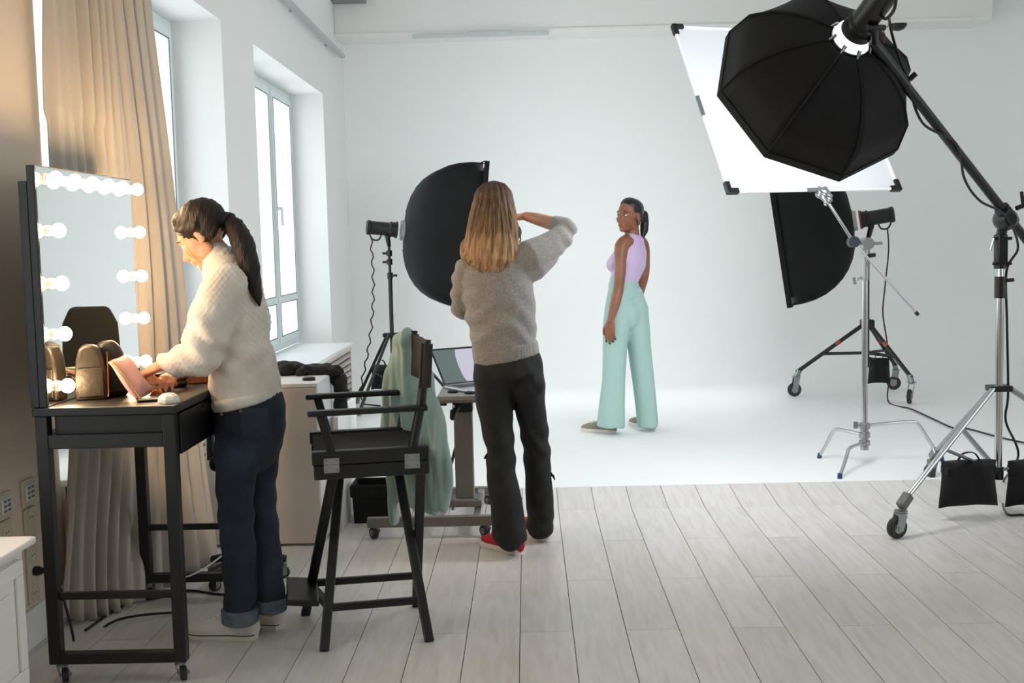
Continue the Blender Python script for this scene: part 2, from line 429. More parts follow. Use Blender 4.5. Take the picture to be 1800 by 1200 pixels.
def build_window(idx, ya, yb):
    xf = -2.10
    w_ = thing('window_%d' % idx, (xf, ya, ZS), kind='structure')
    fr = MB(); fw = 0.06
    fr.bb(xf - .07, xf, ya, ya + fw, ZS + fw, ZH - fw).bb(xf - .07, xf, yb - fw, yb, ZS + fw, ZH - fw).bb(xf - .07, xf, ya, yb, ZH - fw, ZH).bb(xf - .07, xf, ya, yb, ZS, ZS + fw)
    n = 3; bw = (yb - ya) / n
    for i in range(1, n): fr.bb(xf - .07, xf, ya + bw * i - .035, ya + bw * i + .035, ZS + fw, ZH - fw)
    fr.build('window_frame', M['upvc'], w_, bevel=0.006)
    zt = 0.93
    for i in range(n):
        a = ya + bw * i + (fw if i == 0 else .035); b = ya + bw * (i + 1) - (fw if i == n - 1 else .035)
        sw = 0.055
        s_ = MB(); x0, x1 = xf - .05, xf + .018
        s_.bb(x0, x1, a, a + sw, zt, ZH - fw).bb(x0, x1, b - sw, b, zt, ZH - fw).bb(x0, x1, a + sw, b - sw, ZH - fw - sw, ZH - fw).bb(x0, x1, a + sw, b - sw, zt, zt + sw)
        s_.bb(x0, x1, a, a + sw, ZS + fw, zt).bb(x0, x1, b - sw, b, ZS + fw, zt).bb(x0, x1, a + sw, b - sw, ZS + fw, ZS + fw + sw)
        so = s_.build('sash', M['upvc'], w_, bevel=0.005)
        g = MB()
        for (z0, z1) in ((zt + sw, ZH - fw - sw), (ZS + fw + sw, zt)):
            MB().bb(xf - .02, xf - .014, a + sw, b - sw, z0, z1).build('pane', M['glass'], so)
            for q in ((a + sw, a + sw + .006), (b - sw - .006, b - sw)): g.bb(x1 - .001, x1 + .002, q[0], q[1], z0, z1)
            g.bb(x1 - .001, x1 + .002, a + sw, b - sw, z0, z0 + .006).bb(x1 - .001, x1 + .002, a + sw, b - sw, z1 - .006, z1)
        g.build('gasket', M['gasket'], so)
        if i > 0:
            h = MB().cyl((x1, a + .028, 1.72), (x1 + .05, a + .028, 1.72), .012).bb(x1 + .035, x1 + .055, a + .016, a + .04, 1.58, 1.73)
            h.build('handle', M['upvc'], so, bevel=0.005)
    return w_
build_window(1, Y1A, Y1B); build_window(2, Y2A, Y2B); build_window(3, Y0A, Y0B)  # the third is out of view, added to bring daylight to the foreground

# sills with slatted heating covers
def sill(name, ya, yb, xfront, label, board=0.03):
    t = thing(name, (xfront, ya, 0), label, 'window sill')
    MB().bb(-2.10, xfront, ya, yb, ZS - board, ZS).build('sill_board', M['whitelam'], t, bevel=0.006)
    e = MB().bb(-1.995, xfront - .02, yb - .02, yb, 0.0 if yb < Y_RAMP0 else ZF, ZS - board); e.build('end_panel', M['beige'], t)
    MB().bb(-1.995, xfront - .02, ya, ya + .02, 0, ZS - board).build('end_panel', M['beige'], t)
    MB().bb(xfront - .05, xfront - .045, ya, yb, 0.0, ZS - board).build('backing', M['gasket'], t)
    MB().bb(xfront - .04, xfront - .02, ya, yb, ZS - board - .04, ZS - board).build('rail', M['beige'], t)
    z = ZS - board - .075
    sm = None
    while z > 0.06:
        if sm is None:
            s0 = MB().box((xfront - .03, (ya + yb) / 2, z), (.03, yb - ya - .04, .018), (1, 0, -.5), (0, 1, 0), (.5, 0, 1)).build('slat', M['beige'], t); sm = s0; z0 = z
        else:
            c = sm.copy(); COL.objects.link(c); c.parent = t; c.location = (0, 0, z - z0)
        z -= 0.055
    return t
sill('window_sill', Y2A - 0.1, 10.42, -1.58, 'white window sill over a slatted cream heating cover, beside the white cove')
sill('window_sill', Y1A + 0.02, Y1B, -1.74, 'window sill and slatted heating cover behind the grey curtain')

# beam over the cove, rail, pipe strip
pl = at(610, 66, 11.4); prr = at(1745, 30, 11.4)
zb = (pl.z + prr.z) / 2
MB().bb(XW, prr.x, 11.4, YB + .05, zb, ZC).build('trim_1', M['wall'], kind='structure', bevel=0.01, label='white beam across the top of the studio cove')
for px in (715, 822): 
    q = at(px, 30, 11.39); MB().bb(q.x - .004, q.x + .004, 11.394, 11.4, zb, ZC).build('trim_3', M['trim'], kind='structure')
MB().bb(XW - .0, prr.x - .2, 11.385, 11.41, zb - .012, zb + .02).build('trim_2', M['trim'], kind='structure', bevel=0.004)
ra = at(725, 66, 11.35); rb = at(965, 62, 11.35)
MB().bb(ra.x, rb.x, 11.34, 11.40, zb - .045, zb - .014).bb((ra.x + rb.x) / 2 - .1, (ra.x + rb.x) / 2 + .3, 11.335, 11.35, zb - .02, zb + .0).build('blind_housing', mat('pale_grey_metal', 'c3c8c8', 0.5), bevel=0.004, label='slim pale grey blind housing under the white beam', cat='blind')
rz = atx(602, 100, XW + .06)
rail = MB().bb(XW + .035, XW + .085, 2.6, rz.y, rz.z - .012, rz.z + .02)
for yy in (4.4, 6.0, 7.6, 9.2, 10.8): rail.bb(XW - .0, XW + .04, yy, yy + .03, rz.z - .005, rz.z + .015)
rail.build('curtain_rail', mat('grey_aluminium_rail', 'b7babc', 0.4, 0.3), bevel=0.003, label='grey metal curtain rail along the top of the window wall', cat='curtain rail')
c0 = atx(602, 102, XW + .06); c1 = atx(613, 400, XW + .06)
MB().tube([c0, (c0.x, c0.y, c1.z)], .004, 8).build('rail_pull_cord', M['trim'], label='thin white cord hanging from the end of the curtain rail', cat='cord')
q = at(1590, 46, 11.35)
MB().lathe((q.x, q.y + .2, zb), (0, 0, -1), [(0, .085), (.02, .085), (.05, .06), (.065, .02)], 20).build('ceiling_sensor', M['plastic'], smooth=True, label='small dark dome sensor under the white beam', cat='sensor')
q = at(590, 2, 11.3)
MB().bb(q.x - .1, q.x + .28, 11.25, 11.39, q.z - .01, q.z + .12).build('cable_tray', M['zinc'], label='grey cable tray at the top of the beam, by the window wall', cat='cable tray')

# wall sockets beside the table
def wall_plate(py0, py1, px, ncol, nrow, nsock, pys0, pys1, label, labs, cat='switch'):
    yy = atx(px, (py0 + py1) / 2, XW).y
    z0 = at(px, py1, yy).z; z1 = at(px, py0, yy).z; wd = .10
    t = thing('switch_plate', (XW, yy, z0), label, cat)
    MB().bb(XW, XW + .012, yy - wd / 2, yy + wd / 2, z0, z1).build('plate', M['ivory'], t, bevel=.004)
    MB().bb(XW + .012, XW + .016, yy - wd * .36, yy + wd * .36, z0 + .02, z1 - .02).build('panel', M['trim'], t, bevel=.002)
    for i in range(ncol):
        for j in range(nrow):
            MB().bb(XW + .016, XW + .02, yy - .022 + i * .03, yy - .006 + i * .03, z0 + (z1 - z0) * (.28 + .18 * j), z0 + (z1 - z0) * (.38 + .18 * j)).build('button', M['zinc'], t)
    z0 = at(px, pys1, yy).z; z1 = at(px, pys0, yy).z
    t = thing('socket_strip', (XW, yy, z0), labs, 'socket')
    MB().bb(XW, XW + .012, yy - .042, yy + .042, z0, z1).build('plate', M['ivory'], t, bevel=.004)
    for i in range(nsock):
        zc = z1 - (z1 - z0) * (i + .5) / nsock
        r_ = MB().lathe((XW + .010, yy, zc), (1, 0, 0), [(0, .034), (.004, .034), (.004, .028), (-.002, .024)], 20).build('socket', M['ivory'], t, smooth=True)
        MB().cyl((XW + .006, yy - .01, zc), (XW + .0135, yy - .01, zc), .003, n=8).cyl((XW + .006, yy + .01, zc), (XW + .0135, yy + .01, zc), .003, n=8).build('pin_hole', M['gasket'], r_)
    return yy, z0, z1
sy, sz0, sz1 = wall_plate(842, 888, 46, 2, 3, 5, 892, 1058, 'ivory switch plate with six small buttons next to the black table', 'ivory strip of wall sockets with a black plug in it')
wall_plate(866, 912, 4, 2, 3, 2, 914, 1000, 'ivory switch plate at the left edge of the picture', 'ivory wall socket strip just above the white dresser')
pz = at(60, 1003, sy).z
t = thing('plug_cord', (XW + .03, sy, pz), 'black power plug and cord in the wall socket strip', 'cord')
MB().lathe((XW + .012, sy, pz), (1, 0, 0), [(0, .017), (.02, .017), (.03, .011), (.045, .006)], 14).build('plug', M['plastic'], t, smooth=True)
pp = spline([(XW + .055, sy, pz), (XW + .085, sy + .01, pz - .03), (XW + .13, sy + .02, pz - .25), (XW + .12, sy + .04, pz - .42), (XW + .2, sy + .18, .008), (XW + .45, sy + .32, .006)], 8)
MB().tube(pp, .005, 8).build('cord', M['plastic'], t, smooth=True)

# white dresser at the left edge
def dresser():
    c = at(64, 941, 3.36); xf, yf, zt = c.x, 3.36, c.z
    t = thing('white_dresser', (xf - .17, yf - .5, 0), 'low white dresser with raised panel doors at the left edge', 'dresser')
    x0 = XW + .02; y0 = yf - 1.0
    top = MB().bb(x0, xf, y0, yf, zt - .022, zt).build('top', M['trim'], t, bevel=.006)
    MB().bb(x0, xf - .03, y0 + .03, yf - .035, .12, zt - .022).build('body', M['trim'], t, bevel=.003)
    MB().bb(x0, xf - .015, y0 + .02, yf - .02, 0, .12).build('plinth', M['trim'], t, bevel=.004)
    for k in range(2):
        a = y0 + .05 + k * .445; b = a + .42; z0, z1 = .16, zt - .045; xx = xf - .03
        d = MB().bb(xx, xx + .014, a, b, z0, z1).build('door', M['trim'], t, bevel=.003)
        f = MB(); g = .045
        f.bb(xx + .014, xx + .024, a, b, z0, z0 + g).bb(xx + .014, xx + .024, a, b, z1 - g, z1).bb(xx + .014, xx + .024, a, a + g, z0 + g, z1 - g).bb(xx + .014, xx + .024, b - g, b, z0 + g, z1 - g)
        f.build('door_frame', M['trim'], d, bevel=.004)
        MB().bb(xx + .014, xx + .022, a + g + .035, b - g - .035, z0 + g + .035, z1 - g - .035).build('raised_panel', M['trim'], d, bevel=.007)
dresser()

# ---------------------------------------------------------------- curtain
def curtain():
    NS, NZ = 260, 70; ztop = rz.z - .02
    top = [(-1.735, 4.30), (-1.71, 4.6), (-1.67, 4.95), (-1.63, 5.2)]
    mid = [(-1.735, 4.30), (-1.70, 4.66), (-1.63, 5.0), (-1.55, 5.36)]
    bot = [(-1.775, 4.24), (-1.655, 4.39), (-1.50, 4.62), (-1.36, 4.92)]
    def pt(c, s):
        x = s * 3; i = min(int(x), 2); f = x - i
        return Vector((lerp(c[i][0], c[i + 1][0], f), lerp(c[i][1], c[i + 1][1], f), 0))
    vs = []; fs = []
    rnd = random.Random(3); ph = [rnd.uniform(0, 6.28) for _ in range(6)]
    for j in range(NZ + 1):
        z = 0.004 + (ztop - 0.004) * j / NZ
        for i in range(NS + 1):
            s = i / NS
            if z < 0.85:
                tt = z / .85; tt = tt * tt * (3 - 2 * tt); p = pt(bot, s).lerp(pt(mid, s), tt)
                pn = (pt(bot, min(s + .02, 1)) - pt(bot, max(s - .02, 0))).lerp(pt(mid, min(s + .02, 1)) - pt(mid, max(s - .02, 0)), tt)
            else:
                tt = min(1, (z - .85) / 1.8); p = pt(mid, s).lerp(pt(top, s), tt); pn = pt(mid, min(s + .02, 1)) - pt(mid, max(s - .02, 0))
            n = Vector((pn.y, -pn.x, 0)).normalized()
            k = 11.0
            sw = s + .012 * math.sin(2.1 * z + ph[0]) + .02 * math.sin(7 * s + ph[1])
            a = math.sin(2 * math.pi * k * sw + .5 * math.sin(3 * z)) ; a = a * (1.25 - .25 * a * a)
            amp = .028 * (0.75 + .35 * math.sin(5.3 * s * 3 + ph[2])) * (1 + .25 * math.sin(1.7 * z + 9 * s))
            b = .006 * math.sin(2 * math.pi * 23 * sw + ph[3]) * min(1, z / 1.2)
            if z < 1.9 and z > .8 and s < .45: amp *= .55
            low = max(0, .5 - z) * .03 * math.sin(9 * s + 4 * z)
            q = p + n * (amp * a + b + low)
            if q.x < -1.792: q.x = -1.792
            zz = z + (0.05 * max(0, math.sin(6.5 * s + 2.2)) * max(0, 1 - z / .4) if z < .4 else 0)
            vs.append((q.x, q.y, zz))
    for j in range(NZ):
        for i in range(NS):
            a = j * (NS + 1) + i; fs.append((a, a + 1, a + NS + 2, a + NS + 1))
    o = MB().add(vs, fs).build('curtain', M['curtain'], smooth='full', loc=(-1.65, 4.7, 0), label='floor-length grey beige pleated curtain behind the vanity mirror', cat='curtain')
    sd = o.modifiers.new('thickness', 'SOLIDIFY'); sd.thickness = .003
curtain()

# ================================================================ FURNITURE
def caster(parent, x, y, z_top, r, axis=(1, 0, 0), wd=.022, z0=0.0, trail=(0, 0), mwheel=None, mfork=None):
    """fork + wheel under a leg"""
    ax = Vector(axis).normalized(); wc = Vector((x + trail[0], y + trail[1], z0 + r))
    f = MB()
    f.lathe((x, y, z_top), (0, 0, -1), [(0, r * .62), (.006, r * .62), (.008, r * .4), (.018, r * .4)], 14)
    for s in (-1, 1):
        a = Vector((x, y, z_top - .014)) + ax * (s * (wd / 2 + .005)); b = wc + ax * (s * (wd / 2 + .005))
        f.bar(a, b - Vector((0, 0, r * .2)), r * .85, .004, up=ax)
    f.bar(Vector((x, y, z_top - .014)) - ax * (wd / 2 + .007), Vector((x, y, z_top - .014)) + ax * (wd / 2 + .007), r * .9, .005)
    f.cyl(wc - ax * (wd / 2 + .01), wc + ax * (wd / 2 + .01), r * .18, n=10)
    fo = f.build('caster_fork', mfork or M['zinc'], parent, smooth=True)
    h = wd / 2
    w_ = MB().lathe(wc - ax * h, ax, [(0, r * .55), (.0, r * .88), (h * .4, r), (h * 1.6, r), (2 * h, r * .88), (2 * h, r * .55)], 24).build('caster_wheel', mwheel or M['rubber'], fo, smooth=True)
    MB().lathe(wc - ax * (h + .002), ax, [(0, r * .5), (2 * h + .004, r * .5)], 18).build('wheel_hub', M['zinc'], w_, smooth=True)

# ---------------------------------------------------------------- vanity table
TX0, TX1, TY0, TY1 = -1.577, -1.130, 3.655, 4.60
ZT = at(200, 714, TY0).z
def vanity_table():
    t = thing('vanity_table', ((TX0 + TX1) / 2, (TY0 + TY1) / 2, 0), 'black metal vanity table on casters with a drawer, below the bulb mirror', 'table')
    zb0 = at(200, 1157, TY0).z; zm = at(200, 1048, TY0).z; zr0 = at(200, 787, TY0).z; zr1 = at(200, 763, TY0).z
    lw = .040
    MB().bb(TX0 - .005, TX1 + .008, TY0 - .008, TY1 + .008, ZT - .028, ZT).build('tabletop', M['blackwood'], t, bevel=.004)
    for x in (TX0, TX1 - lw):
        for y in (TY0, TY1 - lw):
            MB().bb(x, x + lw, y, y + lw, zb0 - .018, ZT - .028).build('leg', M['blackmetal'], t, bevel=.003)
    for y in (TY0, TY1 - lw):
        MB().bb(TX0 + lw, TX1 - lw, y, y + lw, zb0 - .018, zb0 + .016).build('bottom_rail', M['blackmetal'], t, bevel=.002)
        MB().bb(TX0 + lw, TX1 - lw, y + .01, y + lw - .01, zm - .012, zm + .012).build('stretcher', M['blackmetal'], t, bevel=.002)
        MB().bb(TX0 + lw, TX1 - lw, y, y + lw, zr0, zr1).build('apron_rail', M['blackmetal'], t, bevel=.002)
    MB().bb(TX0, TX0 + lw, TY0 + lw, TY1 - lw, zr0, zr1).build('apron_rail', M['blackmetal'], t, bevel=.002)
    xc = at(101, 750, TY0 + .05).x
    MB().bb(xc, TX1 - .012, TY0 + .03, TY1 - .05, at(200, 790, TY0).z, ZT - .032).build('drawer_case', M['blackwood'], t, bevel=.002)
    zd = at(315, 797, TY0 + .05).z
    d = MB().bb(TX1 - .012, TX1 + .006, TY0 + .045, TY1 - .045, zd, ZT - .034).build('drawer_front', M['blackwood'], t, bevel=.003)
    MB().bb(TX1 + .004, TX1 + .010, TY0 + .3, TY0 + .55, ZT - .05, ZT - .04).build('finger_pull', M['blackmetal'], d)
    for x in (TX0 + .03, TX1 - .03):
        for y in (TY0 + .03, TY1 - .03):
            caster(t, x, y, zb0 - .018, .026, axis=(.9, .35, 0) if y < 4 else (1, 0, 0), wd=.02, trail=(.008, .004))
    # white light cable hanging below the table
    return t
vanity_table()
pc = spline([atx(300, 770, -1.16) + Vector((0, .1, 0)), at(299, 900, 3.9), at(300, 975, 4.0), at(318, 1012, 4.1), at(350, 1004, 4.25), at(388, 978, 4.4), at(420, 950, 4.5)], 8)
MB().tube(pc, .003, 8).build('mirror_cable', M['cream'], smooth=True, label='thin white cable looping down under the black table', cat='cable')
pc = spline([flr(150, 1110), flr(220, 1065), flr(290, 1050), flr(330, 1040), flr(380, 1046), flr(420, 1048)], 6)
MB().tube([p + Vector((0, 0, .006)) for p in pc], .005, 8).build('floor_cable', M['plastic'], smooth=True, label='black cable lying on the floor under the vanity table', cat='cable')

# ---------------------------------------------------------------- bulb mirror
def vanity_mirror():
    xm = -1.532; y0, y1 = TY0 + .005, 4.545
    z1 = at(65, 289, TY0).z; z0 = ZT
    t = thing('vanity_mirror', (xm - .02, (y0 + y1) / 2, z0), 'tall dressing mirror edged with lit round bulbs, on the black table', 'mirror')
    MB().bb(xm - .028, xm - .004, y0, y1, z0, z1).build('mirror_board', M['blackwood'], t, bevel=.002)
    MB().bb(xm - .0045, xm, y0 + .0, y1, z0 + .002, z1).build('board_edge', M['blackwood'], t)
    MB().bb(xm - .001, xm + .0008, y0 + .004, y1 - .004, z0 + .004, z1 - .004).build('mirror_glass', M['mirror'], t)
    zf = at(38, 318, TY0).z
    for y in (y0, y1 - .05): MB().bb(xm - .056, xm - .028, y, y + .04, z0 - .0, zf).build('back_upright', M['blackmetal'], t, bevel=.002)
    MB().bb(xm - .056, xm - .028, y0 + .04, y1 - .05, zf - .04, zf).build('back_rail', M['blackmetal'], t, bevel=.002)
    def bulb(y, z):
        s = MB().lathe((xm, y, z), (1, 0, 0), [(0, .016), (.004, .018), (.007, .0135), (.011, .0165), (.015, .0135), (.018, .012)], 18).build('bulb_socket', M['cream'], t, smooth=True)
        MB().lathe((xm + .015, y, z), (1, 0, 0), [(0, .010), (.004, .014), (.010, .0205), (.019, .0235), (.027, .0230), (.036, .018), (.042, .009), (.0445, .002)], 20).build('bulb', M['bulb'], s, smooth='full')
    xb = xm + .035
    ys = [atx(px, 320, xb).y for px in (98, 131, 162, 190, 215, 240)]
    zs = [at(98, py, ys[0]).z for py in (314, 405, 498, 587, 678)]
    zrow = zs[0]
    for y in ys: bulb(y, zrow)
    for z in zs[1:]:
        bulb(ys[0], z); bulb(ys[-1], z)
vanity_mirror()

# ---------------------------------------------------------------- things on the table
def on_table(px, py, z=None): return flr(px, py, ZT if z is None else z)
def bags():
    b = on_table(163, 701); b.z = ZT
    s = b.y / F_PX
    # leather bag: rounded upright body, lighter front, black gusset
    t = thing('leather_bag', b, 'olive brown and black leather bag standing against the mirror', 'bag')
    poly = []
    hw, ht = 27 * s, 98 * s
    for px, py in ((-1, 0), (-1.02, .25), (-.98, .5), (-.86, .75), (-.66, .93), (-.4, 1), (.2, 1.0), (.55, .94), (.8, .75), (.95, .45), (1, .2), (1, 0)):
        poly.append((px * hw, py * ht))
    X = Vector((.96, .28, 0)); Yv = Vector((-.28, .96, 0))
    front = [b + X * x + Vector((0, 0, z)) - Yv * .035 for x, z in poly]
    MB().prism(front, Yv * .06).build('bag_front', M['brownleather'], t, bevel=.018, segs=4, smooth=True)
    back = [b + X * (x * 1.15 + .055) + Vector((0, 0, z * 1.03)) + Yv * .03 for x, z in poly]
    MB().prism(back, Yv * .06).build('bag_back', M['blackleather'], t, bevel=.018, segs=4, smooth=True)
    pk = [b + X * (x * .8) + Vector((0, 0, .012 + z * .52)) - Yv * .036 for x, z in ((-hw, 0), (hw, 0), (hw, ht), (-hw, ht))]
    MB().prism(pk, -Yv * .006).build('front_pocket', M['brownleather'], t, bevel=.003)
    zp = spline([b + X * (hw * 1.02) + Yv * a + Vector((0, 0, z)) for a, z in ((-.03, .01), (-.005, ht * .5), (-.002, ht * .85))], 6)
    MB().tube(zp, .003, 8).build('zip', M['brass'], t, smooth=True)
    # rose clutch leaning on it
    P = [(191, 636), (221, 623), (268, 688), (243, 705)]
    Ys = [3.80, 3.93, 3.90, 3.77]
    q = [at(px, py, y) for (px, py), y in zip(P, Ys)]
    q[2].z = max(q[2].z, ZT + .012); q[3].z = ZT + .004
    n = (q[1] - q[0]).cross(q[3] - q[0]).normalized()
    if n.y > 0: n = -n
    t = thing('rose_clutch', (q[3].x, q[3].y, ZT), 'rose pink leather pouch leaning on the brown bag', 'bag')
    N = 14; vs = []
    for side in (1, -1):
        for i in range(N + 1):
            for j in range(N + 1):
                u, v = i / N, j / N
                p = q[0].lerp(q[1], u).lerp(q[3].lerp(q[2], u), v)
                pf = (1 - (2 * u - 1) ** 4) * (1 - (2 * v - 1) ** 4)
                vs.append(p + n * (side * (.003 + .018 * pf) + .003 * math.sin(9 * u + 5 * v)))
    K = (N + 1) ** 2; fs = []
    for i in range(N):
        for j in range(N):
            a = i * (N + 1) + j; fs.append((a, a + N + 1, a + N + 2, a + 1)); fs.append((K + a, K + a + 1, K + a + N + 2, K + a + N + 1))
    def rim(ix): 
        for a, b_ in zip(ix[:-1], ix[1:]): fs.append((a, b_, K + b_, K + a))
    rim([i * (N + 1) for i in range(N + 1)]); rim([i * (N + 1) + N for i in range(N + 1)]); rim(list(range(N + 1))); rim([N * (N + 1) + j for j in range(N + 1)])
    MB().add(vs, fs).build('pouch_body', M['pinkleather'], t, smooth='full')
    MB().tube([q[0].lerp(q[3], k / 8) + n * (.006 + .014 * math.sin(math.pi * k / 8) * .4) + Vector((.004, 0, 0)) for k in range(9)], .0025, 8).build('zip', M['brass'], t, smooth=True)
bags()

def table_items():
    p = on_table(297, 707); 
    t = thing('powder_compact', p, 'white faceted powder compact at the near corner of the black table', 'cosmetics')
    MB().lathe(p, (0, 0, 1), [(0, .036), (.012, .036), (.022, .030), (.030, .018), (.0305, .004)], 8).build('compact_lid', M['cream'], t, bevel=.002)
    MB().lathe(p, (0, 0, 1), [(0, .0365), (.005, .0365)], 8).build('compact_base', M['offsole'], t)
    p = on_table(262, 705)
    MB().box(p + Vector((0, 0, .0045)), (.07, .045, .009), (.95, .3, 0)).build('eyeshadow_palette', M['plastic'], bevel=.003, label='small black palette flat on the table beside the rose pouch', cat='cosmetics')
    p = on_table(276, 697)
    t = thing('hair_clip', p, 'orange claw hair clip behind the white compact', 'hair clip')
    mb = MB()
    for k in range(7):
        a = -1.2 + .4 * k; mb.tube([p + Vector((.02 * math.sin(a), 0.004 * k - .01, .004)), p + Vector((.012 * math.sin(a), .004 * k - .012, .016)), p + Vector((.003 * math.sin(a), .004 * k - .012, .022))], .0035, 6)
    mb.build('claw', M['orange'], t)
    # leather brush holder with brushes
    a = on_table(274, 688); b = on_table(321, 678)
    t = thing('brush_roll', a.lerp(b, .5), 'tan rolled brush case in front of the wooden palette box', 'brush')
    MB().tube([a + Vector((0, 0, .012)), a.lerp(b, .5) + Vector((0, 0, .014)), b + Vector((0, 0, .013))], [.011, .013, .012], 12, round_ends=True).build('roll', mat('tan_leather', 'a9714c', .5), t, smooth=True)
    MB().tube([a.lerp(b, .72) + Vector((0, 0, .014)), b + Vector((.006, 0, .013))], [.0145, .0155], 12).build('cap', M['plastic'], t, smooth=True)
    for k in range(5):
        a = on_table(285 + 3 * k, 676 - 2 * k); d = Vector((.05 + .012 * k, .02 + .01 * k, .01 + .004 * k))
        t = thing('makeup_brush', a, None, 'brush', 'makeup brushes scattered on the table')
        t['label'] = 'wooden makeup brush in the pile by the artist\'s hands, ' + ('nearest the rose pouch', 'second from the rose pouch', 'in the middle of the pile', 'fourth from the rose pouch', 'topmost, nearest the wooden box')[k]
        MB().tube([a + Vector((0, 0, .006 + .004 * k)), a + d + Vector((0, 0, .006 + .004 * k))], [.003, .0045], 8, round_ends=True).build('handle', M['wood'], t, smooth=True)
        MB().tube([a + d + Vector((0, 0, .006 + .004 * k)), a + d * 1.35 + Vector((0, 0, .006 + .004 * k))], [.0045, .008], 8, round_ends=True).build('bristles', mat('brush_hair', '6b3f26', .9), t, smooth=True)
    p = on_table(345, 672)
    t = thing('palette_box', p, 'open wooden make-up palette box in front of the artist', 'box')
    X = (.96, .28, 0)
    MB().box(p + Vector((0, .03, .012)), (.16, .12, .024), X).build('box_body', M['wood'], t, bevel=.003)
    MB().box(p + Vector((0, .03, .0255)), (.145, .105, .004), X).build('tray', mat('pale_tray', 'd9b28c', .6), t)
    for k in range(3):
        c = on_table(322, 664) + Vector((.0, .03, .03 + .007 * k))
        MB().box(c, (.12 - .01 * k, .07, .006), (math.cos(.2 + .2 * k), math.sin(.2 + .2 * k), 0)).build('colour_card', [M['cream'], M['whitelam'], mat('sage_card', '9fae94', .6)][k], bevel=.001,
            label=['cream card lowest in the stack on the table', 'white card in the middle of the stack on the table', 'sage green card on top of the stack on the table'][k], cat='card')
    p = on_table(273, 676)
    t = thing('amber_jar', p, 'small amber jar with dark lid behind the rose pouch', 'jar')
    MB().lathe(p, (0, 0, 1), [(0, .018), (.004, .02), (.026, .02), (.03, .016)], 16).build('glass', mat('amber', '8a5a1c', .2), t, smooth=True)
    MB().lathe(p + Vector((0, 0, .03)), (0, 0, 1), [(0, .018), (.01, .018)], 16).build('lid', M['plastic'], t, smooth=True)
table_items()

# ---------------------------------------------------------------- office chair standing behind the make-up artist
def office_chair():
    c = Vector((-1.215, 4.80, 0))
    t = thing('office_chair', c, 'black office chair with armrests, seen mostly in the mirror', 'chair')
    fd = Vector((0, -1, 0)); sd = Vector((1, 0, 0))
    for k in range(5):
        a = 2 * math.pi * k / 5 + .3; d = Vector((math.cos(a), math.sin(a), 0))
        MB().tube([c + Vector((0, 0, .12)), c + d * .17 + Vector((0, 0, .08))], [.022, .016], 10).build('base_arm', M['plastic'], t, smooth=True)
        caster(t, c.x + d.x * .16, c.y + d.y * .16, .07, .024, axis=(-d.y, d.x, 0), wd=.03)
    MB().cyl(c + Vector((0, 0, .1)), c + Vector((0, 0, .48)), .025).build('gas_column', M['blackmetal'], t, smooth=True)
    MB().box(c + Vector((0, 0, .52)), (.22, .22, .07), sd).build('seat', M['blackcloth'], t, bevel=.03, segs=3)
    bc = c - fd * .11
    pts = [(bc + sd * x + Vector((0, 0, z))) for x, z in ((-.11, .68), (.11, .68), (.125, .9), (.115, 1.1), (.08, 1.17), (-.08, 1.17), (-.115, 1.1), (-.125, .9))]
    MB().prism(pts, fd * .05).build('backrest', M['blackcloth'], t, bevel=.02, segs=3)
    MB().bar(bc + Vector((0, 0, .5)), bc + Vector((0, 0, .8)), .05, .02, up=fd).build('back_bracket', M['plastic'], t)
    for s in (-1, 1):
        a = c + sd * (.125 * s)
        MB().tube([a + Vector((0, 0, .52)), a + Vector((0, 0, .75)) - fd * .02], .016, 10).build('arm_post', M['plastic'], t, smooth=True)
        MB().bar(a + Vector((0, 0, .76)) + fd * .1, a + Vector((0, 0, .76)) - fd * .12, .05, .03).build('armrest', M['plastic'], t, bevel=.01)
office_chair()

